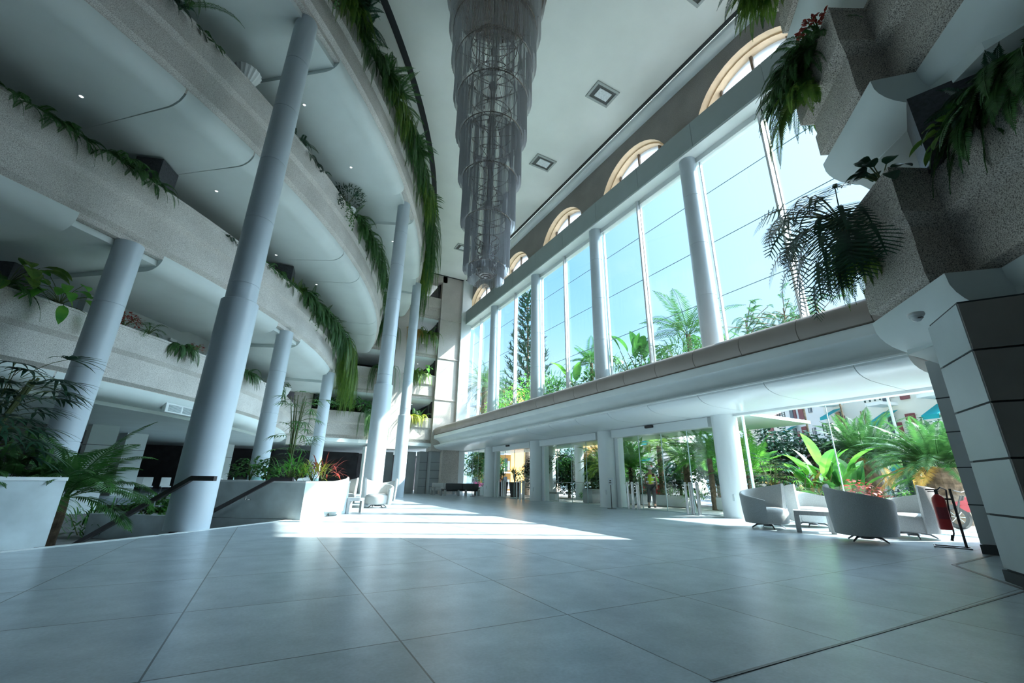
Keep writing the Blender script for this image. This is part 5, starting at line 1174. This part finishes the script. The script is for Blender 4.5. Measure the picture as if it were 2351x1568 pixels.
for x, y, R, m_, lab in ((21.0, 22.4, 2.0, G_MID, 'tall green tree far behind the panic bar'), (21.4, 26.4, 2.1, G_DARK, 'tall dark tree far behind the porch columns'), (20.8, 30.5, 2.0, G_DARK, 'tall dark tree far behind the potted yuccas'), (22.0, 16.2, 2.0, G_MID, 'tall green tree far behind the walking person'), (21.4, 11.8, 1.7, G_DARK, 'tall dark tree far behind the right door leaf')):
    tree((x, y, -.4), lab, 2.6, R, 1100, .3, .16, int(x * 7 + y), m_)
# potted palms
potd = M('dark_brown_pot', (.05, .03, .03), .35)
for i, (x, y, lab) in enumerate(((15.1, 28.9, 'large dark pot with a spiky palm outside, left one'), (15.4, 27.6, 'large dark pot with a spiky palm outside, right one'))):
    t = empty('plant_pot', (x, y, -.02), 0, lab, 'pot', 'large dark pots'); MB().lathe([(.001, 0), (.3, 0), (.36, .5), (.42, .92), (.42, 1.0), (.36, 1.0), (.34, .92), (.001, .92)], (0, 0, 0), 24).build('pot', potd, t, smooth=40)
    p = empty('yucca', (x, y, .9), 0, 'spiky yucca growing from the %s large dark pot outside' % ('left', 'right')[i], 'plant', 'yuccas in dark pots'); a = MB(); s = MB(); rr = random.Random(i)
    for k in range(3):
        q = (rr.uniform(-.15, .15), rr.uniform(-.15, .15), rr.uniform(.3, .75)); s.tube([(0, 0, 0), q], [.04, .03], 5)
        for j in range(34): blade(a, q, rr.uniform(0, 6.3), rr.uniform(-.3, 1.5), .55, .05, .4, 3)
    a.build('leaves', G_MID, p, fix=False); s.build('stems', BARK, p)
tree((16.6, 36.4, -.3), 'leafy green tree at the far left end of the entrance glass', 2.6, 1.9, 1300, .26, .15, 94, G_MID)
tree((16.3, 26.0, -.3), 'dark tree right of the potted yuccas', 2.3, 1.2, 800, .2, .11, 95, G_DARK)
shrub((14.9, 33.2, .3), 0, 'pink bougainvillea behind the dark sofa', .5, 220, .1, .07, 96, G_PINK, 1.0)
t = empty('flower_trough', (15.0, 32.2, -.02), 0, 'white trough of flowers behind the slim sign stand', 'planter', 'outdoor planter boxes'); MB().rbox((0, 0, .3), (.5, 1.4, .6), .02).build('box', wp, t)
shrub((15.0, 32.2, .6), 0, 'mixed pink flowers in the white trough', .35, 120, .1, .06, 97, G_PINK, .5)
# terrace plants above the entrance
T = 5.62
palm((15.7, 34.0, T), 'grey-green date palm seen low in the leftmost upper window', 3.6, 46, 3.0, 98, G_FERN, .25, 1.7, (-.3, 1.4), .45, .03, 40)
palm((15.5, 31.5, T), 'drooping palm behind the farthest window column', 2.6, 30, 2.4, 99, G_FERN, .15, 1.9, (-.3, 1.3), .4, .03, 34)
banana((14.9, 19.5, T), 'banana plant on the terrace in the middle of the upper windows', 1.7, 10, 1.5, .42, 101, G_BRIGHT)
palm((15.4, 18.6, T), 'feathery palm on the terrace left of the third window column', 2.0, 24, 1.7, 102, G_MID, .1, 1.5, (-.1, 1.4), .4, .035, 28)
banana((15.1, 14.7, T), 'broad-leaved banana plant on the terrace beside the slim mullion', 1.9, 14, 1.3, .48, 103, G_MID)
palm((16.0, 12.3, T), 'kentia palm on the terrace left of the largest window column', 2.0, 18, 2.7, 104, G_FERN, .12, 1.7, (.15, 1.35), .55, .045, 30)
for i, (x, y, R, m_, k, lab) in enumerate([(14.8, 29.5, 1.2, G_BRIGHT, 'oval', 'bright bush on the terrace at the far window, left'), (15.2, 26.8, 1.6, G_BRIGHT, 'oval', 'bright bush on the terrace left of the conifer'), (15.4, 24.6, 2.0, G_BRIGHT, 'oval', 'large bright bush on the terrace below the conifer'), (15.2, 22.6, 1.7, G_MID, 'blade', 'spiky green bush on the terrace right of the conifer'), (14.9, 21.0, 1.2, G_MID, 'oval', 'green bush at the sill right of the fourth window column'),
        (14.9, 17.9, 1.1, G_MID, 'oval', 'green bush at the sill under the feathery palm'), (14.9, 16.4, 1.25, G_FERN, 'blade', 'spiky bush at the sill right of the third window column'), (14.9, 13.5, 1.2, G_MID, 'oval', 'green bush at the sill under the kentia palm, left'), (14.9, 12.0, 1.15, G_FERN, 'blade', 'spiky bush at the sill under the kentia palm, right'), (14.9, 10.6, 1.0, G_MID, 'oval', 'green bush at the sill behind the largest window column')]):
    shrub((x, y, T), 0, lab, R, int(230 * R + 80), .24 if k == 'oval' else .5, .11 if k == 'oval' else .045, 610 + i, m_, .9, kind=k, group='terrace bushes')
bigleaf((14.75, 9.35, T + .25), radians(180), 'yellow-green philodendron at the sill right of the largest window column', 14, .45, .4, .5, 45, G_BRIGHT, (.3, 1.3), 1.2, 'lobed', 3.1, name='philodendron')
def feathery(loc, H, R, seed, lab):
    r = random.Random(seed); a = MB(); s = MB(); s.tube([(0, 0, 0), (.2, .1, H * .6), (0, 0, H)], [.055, .04, .03], 6)
    for i in range(34):
        z = H * r.uniform(.72, 1.0); az = r.uniform(0, 6.3); st = path_droop((0, 0, z), az, r.uniform(.1, 1.1), R * r.uniform(.4, 1), .4, 3); s.tube(st, .02, 3, False)
        for j in range(3): frond(a, st[-1 - j], az + r.gauss(0, .8), r.uniform(-.3, .8), .9, 1.4, 14, .16, .04, r=r)
    return thing_of('feathery_tree', loc, 0, lab, 'tree', 'feathery trees', [('foliage', a, G_FERN), ('trunk', s, BARK)])
feathery((21.2, 12.6, -.4), 9.9, 1.6, 5, 'feathery tree top just right of the largest window column')
feathery((21.8, 10.9, -.4), 10.1, 1.8, 6, 'feathery tree top beside the slim mullion at right')
feathery((22.6, 9.7, -.4), 9.6, 1.6, 7, 'feathery tree top right of the slim mullion')
# tall conifer with tiered upswept branches
t = empty('conifer', (21.5, 36.1, -.5), 0, 'tall conifer with tiered upswept branches in the upper window', 'tree'); a = MB(); s = MB(); s.tube([(0, 0, 0), (0, 0, 21.6)], [.3, .04], 8); rr = random.Random(4); z = 6.5
while z < 21.2:
    f = (21.8 - z) / 14; L = .35 + 2.7 * f ** .8; nb = 7
    for j in range(nb):
        az = 2 * pi * j / nb + z * 1.7; p = path_droop((0, 0, z), az, .12, L, -.9, 6); s.tube(p, .03, 3, False)
        for k in range(2, 7):
            w = .30 + .22 * k / 6
            for q in range(7):
                blade(a, p[k], az + rr.gauss(0, .9), rr.uniform(.1, 1.1), w * (.6 + f), .17, -.4, 2)
    z += .62 + .28 * f
a.build('needles', G_BLUE, t, fix=False); s.build('trunk', BARK, t)
# lamp posts
t = empty('street_lamp', (25.7, 15.4, -.6), 0, 'dark street lamp post behind the bright feathery palm', 'lamp post', 'street poles'); MB().tube([(0, 0, 0), (0, 0, 3.0)], [.09, .07], 8).build('pole', railg, t); MB().tube([(0, 0, 3.0), (0, 0, 6.2)], .08, 8).build('upper_pole', M('pole_grey', (.5, .55, .57), .5), t); MB().rbox((.2, .1, 3.05), (.6, .25, .12), .04).build('lamp_head', railg, t)
t = empty('flag_pole', (18.9, 6.62, -.45), 0, 'tall pole standing between the two date palms', 'pole', 'street poles'); MB().tube([(0, 0, 0), (0, 0, 2.4)], .075, 8).build('base_sleeve', railg, t); MB().tube([(0, 0, 2.4), (0, 0, 7)], .045, 8).build('pole', MATS['pole_grey'], t)
# cars
def car(loc, rz, label, paint):
    t = empty('car', loc, rz, label, 'car', 'parked cars')
    pr = [(-2.1, .35), (-2.12, .75), (-1.95, .92), (-1.1, .98), (1.55, .95), (2.05, .8), (2.12, .5), (2.1, .3)]
    def ext(prof, w0, w1, name, mat, sm=30):
        m = MB(); n = len(prof); vs = []
        for s_, w in ((-1, 1), (1, 1)): vs += [(x, s_ * (w0 + (w1 - w0) * (z - .3) / 1.2), z) for x, z in prof]
        m.add(vs, [tuple(range(n)), tuple(range(n, 2 * n))] + [(i, (i + 1) % n, n + (i + 1) % n, n + i) for i in range(n)]); return m.build(name, mat, t)
    ext(pr, .86, .80, 'body', paint); ext([(-1.45, .97), (-.95, 1.38), (.35, 1.42), (1.15, .97)], .86, .62, 'cabin_glass', wing); ext([(-.95, 1.375), (-.8, 1.45), (.25, 1.48), (.42, 1.41)], .86, .60, 'roof', paint)
    for sx in (-1.3, 1.35):
        for sy in (-.78, .78):
            w = MB().lathe([(.001, -.1), (.24, -.1), (.32, -.08), (.33, 0), (.32, .08), (.24, .1), (.001, .1)], (0, 0, 0), 20).build('wheel', blk, t); w.location = (sx, sy, .32); w.rotation_euler = (pi / 2, 0, 0)
            h = MB().lathe([(.001, -.11), (.18, -.11), (.18, .11), (.001, .11)], (0, 0, 0), 12).build('hub_cap', steel, w)
car((19.6, 8.2, -.6 + .02), radians(100), 'silver-blue parked car behind the large armchair', M('car_blue', (.25, .42, .50), .25, .4, coat=.6)) if 0 else None
paintw = M('car_white', (.62, .68, .70), .25, coat=.6); paintd = M('car_dark', (.04, .07, .10), .2, coat=.8)
for (x, y, lab, pm) in ((24.3, 8.3, 'pale parked car seen over the large armchair', paintw), (23.4, 5.9, 'dark blue parked car behind the pale one', paintd), (24.2, 4.4, 'white parked car behind the extinguisher', paintw), (26, 27.5, 'white parked car far left beyond the potted yuccas', paintw)):
    car((x, y, -.6), radians(95), lab, pm)
# motorcycle
t = empty('motorcycle', (16.1, 4.25, -.02), radians(80), 'red and black motorcycle parked right of the extinguisher', 'motorcycle')
for sx in (-.65, .65):
    w = MB().lathe([(.20, -.05), (.28, -.06), (.31, 0), (.28, .06), (.20, .05)], (0, 0, 0), 24).build('wheel', blk, t, smooth=40); w.location = (sx, 0, .31); w.rotation_euler = (pi / 2, 0, 0)
    m = MB()
    for k in range(8): m.tube([(0, 0, 0), (.22 * cos(k * pi / 4), .22 * sin(k * pi / 4), 0)], .01, 4)
    m.build('spokes', steel, w)
m = MB(); m.tube([(.65, .05, .31), (.42, .05, .85)], .025, 6); m.tube([(.65, -.05, .31), (.42, -.05, .85)], .025, 6); m.tube([(-.65, .06, .31), (-.1, .05, .4), (.3, .04, .8)], .03, 6); m.tube([(.42, -.3, .98), (.42, 0, .93), (.42, .3, .98)], .015, 6); m.build('frame', blk, t)
MB().rbox((.12, 0, .72), (.5, .24, .24), .08).build('tank', redm, t, smooth=40); MB().rbox((-.4, 0, .72), (.55, .22, .1), .04).build('seat', blk, t, smooth=40); MB().rbox((.0, 0, .42), (.4, .22, .3), .05).build('engine', MATS['chrome_leg'], t)
m = MB(); m.add([(.7, .0, .66), (.3, .12, .75), (-.1, .13, .5), (.35, .1, .45)], [(0, 1, 2, 3)]); m.tube([(-.2, .15, .3), (-.75, .17, .42)], .045, 8); m.build('fairing', redm, t)
# walking person in high-visibility vest
def skin(name, verts, edges, radii, mat, parent, sub=1, root=0):
    me = bpy.data.meshes.new(name); me.from_pydata(verts, edges, []); o = bpy.data.objects.new(name, me); COL.objects.link(o); o.parent = parent
    sk = o.modifiers.new('skin', 'SKIN'); sk.use_smooth_shade = True; sub_ = o.modifiers.new('sub', 'SUBSURF'); sub_.levels = sub; sub_.render_levels = sub
    for i, v in enumerate(me.skin_vertices[0].data): v.radius = radii[i] if hasattr(radii[i], '__len__') else (radii[i], radii[i]); v.use_root = (i == root)
    me.materials.append(mat); return o
P = empty('person', (15.35, 14.75, -.02), radians(35), 'person in yellow high-visibility vest and white cap walking away outside the sliding door', 'person')
# local frame: +X walking direction
V = [(0, 0, .95), (-.01, 0, 1.12), (.0, 0, 1.32), (.03, 0, 1.45), (.05, 0, 1.53), (.07, 0, 1.63), (.07, 0, 1.72),
     (.0, .09, .9), (-.08, .10, .5), (-.34, .10, .17), (-.26, .10, .06), (.0, -.09, .9), (.13, -.10, .5), (.08, -.10, .10), (.2, -.10, .05),
     (.0, .19, 1.41), (.04, .25, 1.15), (.2, .22, .97), (.0, -.19, 1.41), (-.02, -.25, 1.14), (.14, -.24, .95)]
E_ = [(0, 1), (1, 2), (2, 3), (3, 4), (4, 5), (5, 6), (0, 7), (7, 8), (8, 9), (9, 10), (0, 11), (11, 12), (12, 13), (13, 14), (3, 15), (15, 16), (16, 17), (3, 18), (18, 19), (19, 20)]
Rr = [(.13, .15), (.12, .15), (.12, .18), (.08, .12), .055, (.085, .075), (.07, .065), .09, .06, .045, .04, .09, .06, .045, .04, .06, .045, .032, .06, .045, .032]
skinm = M('skin_tone', (.45, .27, .19), .5)
skin('body', V, E_, Rr, skinm, P)
skin('trousers', [(0, 0, .97), (0, .09, .9), (-.08, .10, .5), (-.32, .10, .2), (0, -.09, .9), (.13, -.10, .5), (.08, -.10, .14)], [(0, 1), (1, 2), (2, 3), (0, 4), (4, 5), (5, 6)], [(.16, .18), .115, .085, .07, .115, .085, .07], fabd, P)
skin('vest', [(0, 0, .98), (-.01, 0, 1.15), (.0, 0, 1.34), (.02, 0, 1.44)], [(0, 1), (1, 2), (2, 3)], [(.15, .19), (.15, .19), (.15, .215), (.11, .19)], M('hi_vis_yellow', (.55, .75, .05), .6), P)
m = MB()
for z, rx, ry in ((1.12, .158, .20), (1.30, .158, .222)): m.lathe([(1.01, -.025), (1.01, .025)], (0, 0, 0), 28); k0 = len(m.v) - 56; m.v[k0:] = [(x * rx, y * ry, q + z) for x, y, q in m.v[k0:]]
m.build('reflective_band', M('reflective_band', (.75, .78, .8), .3), P, fix=False)
m = MB(); m.lathe([(.10, 0), (.105, .05), (.085, .11), (.04, .145), (.001, .15)], (.07, 0, 1.66), 20); m.box((.18, 0, 1.67), (.1, .13, .015)); m.build('cap', swh, P, smooth=50)
for s_, q in ((1, (-.25, .10, .05)), (-1, (.16, -.10, .04))): MB().rbox(q, (.27, .10, .09), .03).build('shoe', blk, P, smooth=40)
for s_, q in ((1, (.2, .22, .97)), (-1, (.14, -.24, .95))):
    vs = [q, (q[0] + .03, q[1], q[2] - .08)]; es = [(0, 1)]; rd = [.028, (.018, .035)]
    for i in range(4): vs += [(q[0] + .035 + .008 * i, q[1] + (i - 1.5) * .018, q[2] - .12), (q[0] + .05, q[1] + (i - 1.5) * .02, q[2] - .155 - .01 * (i in (1, 2)))]; es += [(1, 2 + 2 * i), (2 + 2 * i, 3 + 2 * i)]; rd += [.009, .008]
    k = len(vs); vs += [(q[0] + .06, q[1] - s_ * .03, q[2] - .07), (q[0] + .08, q[1] - s_ * .035, q[2] - .1)]; es += [(0, k), (k, k + 1)]; rd += [.011, .009]
    skin('hand', vs, es, rd, skinm, P)
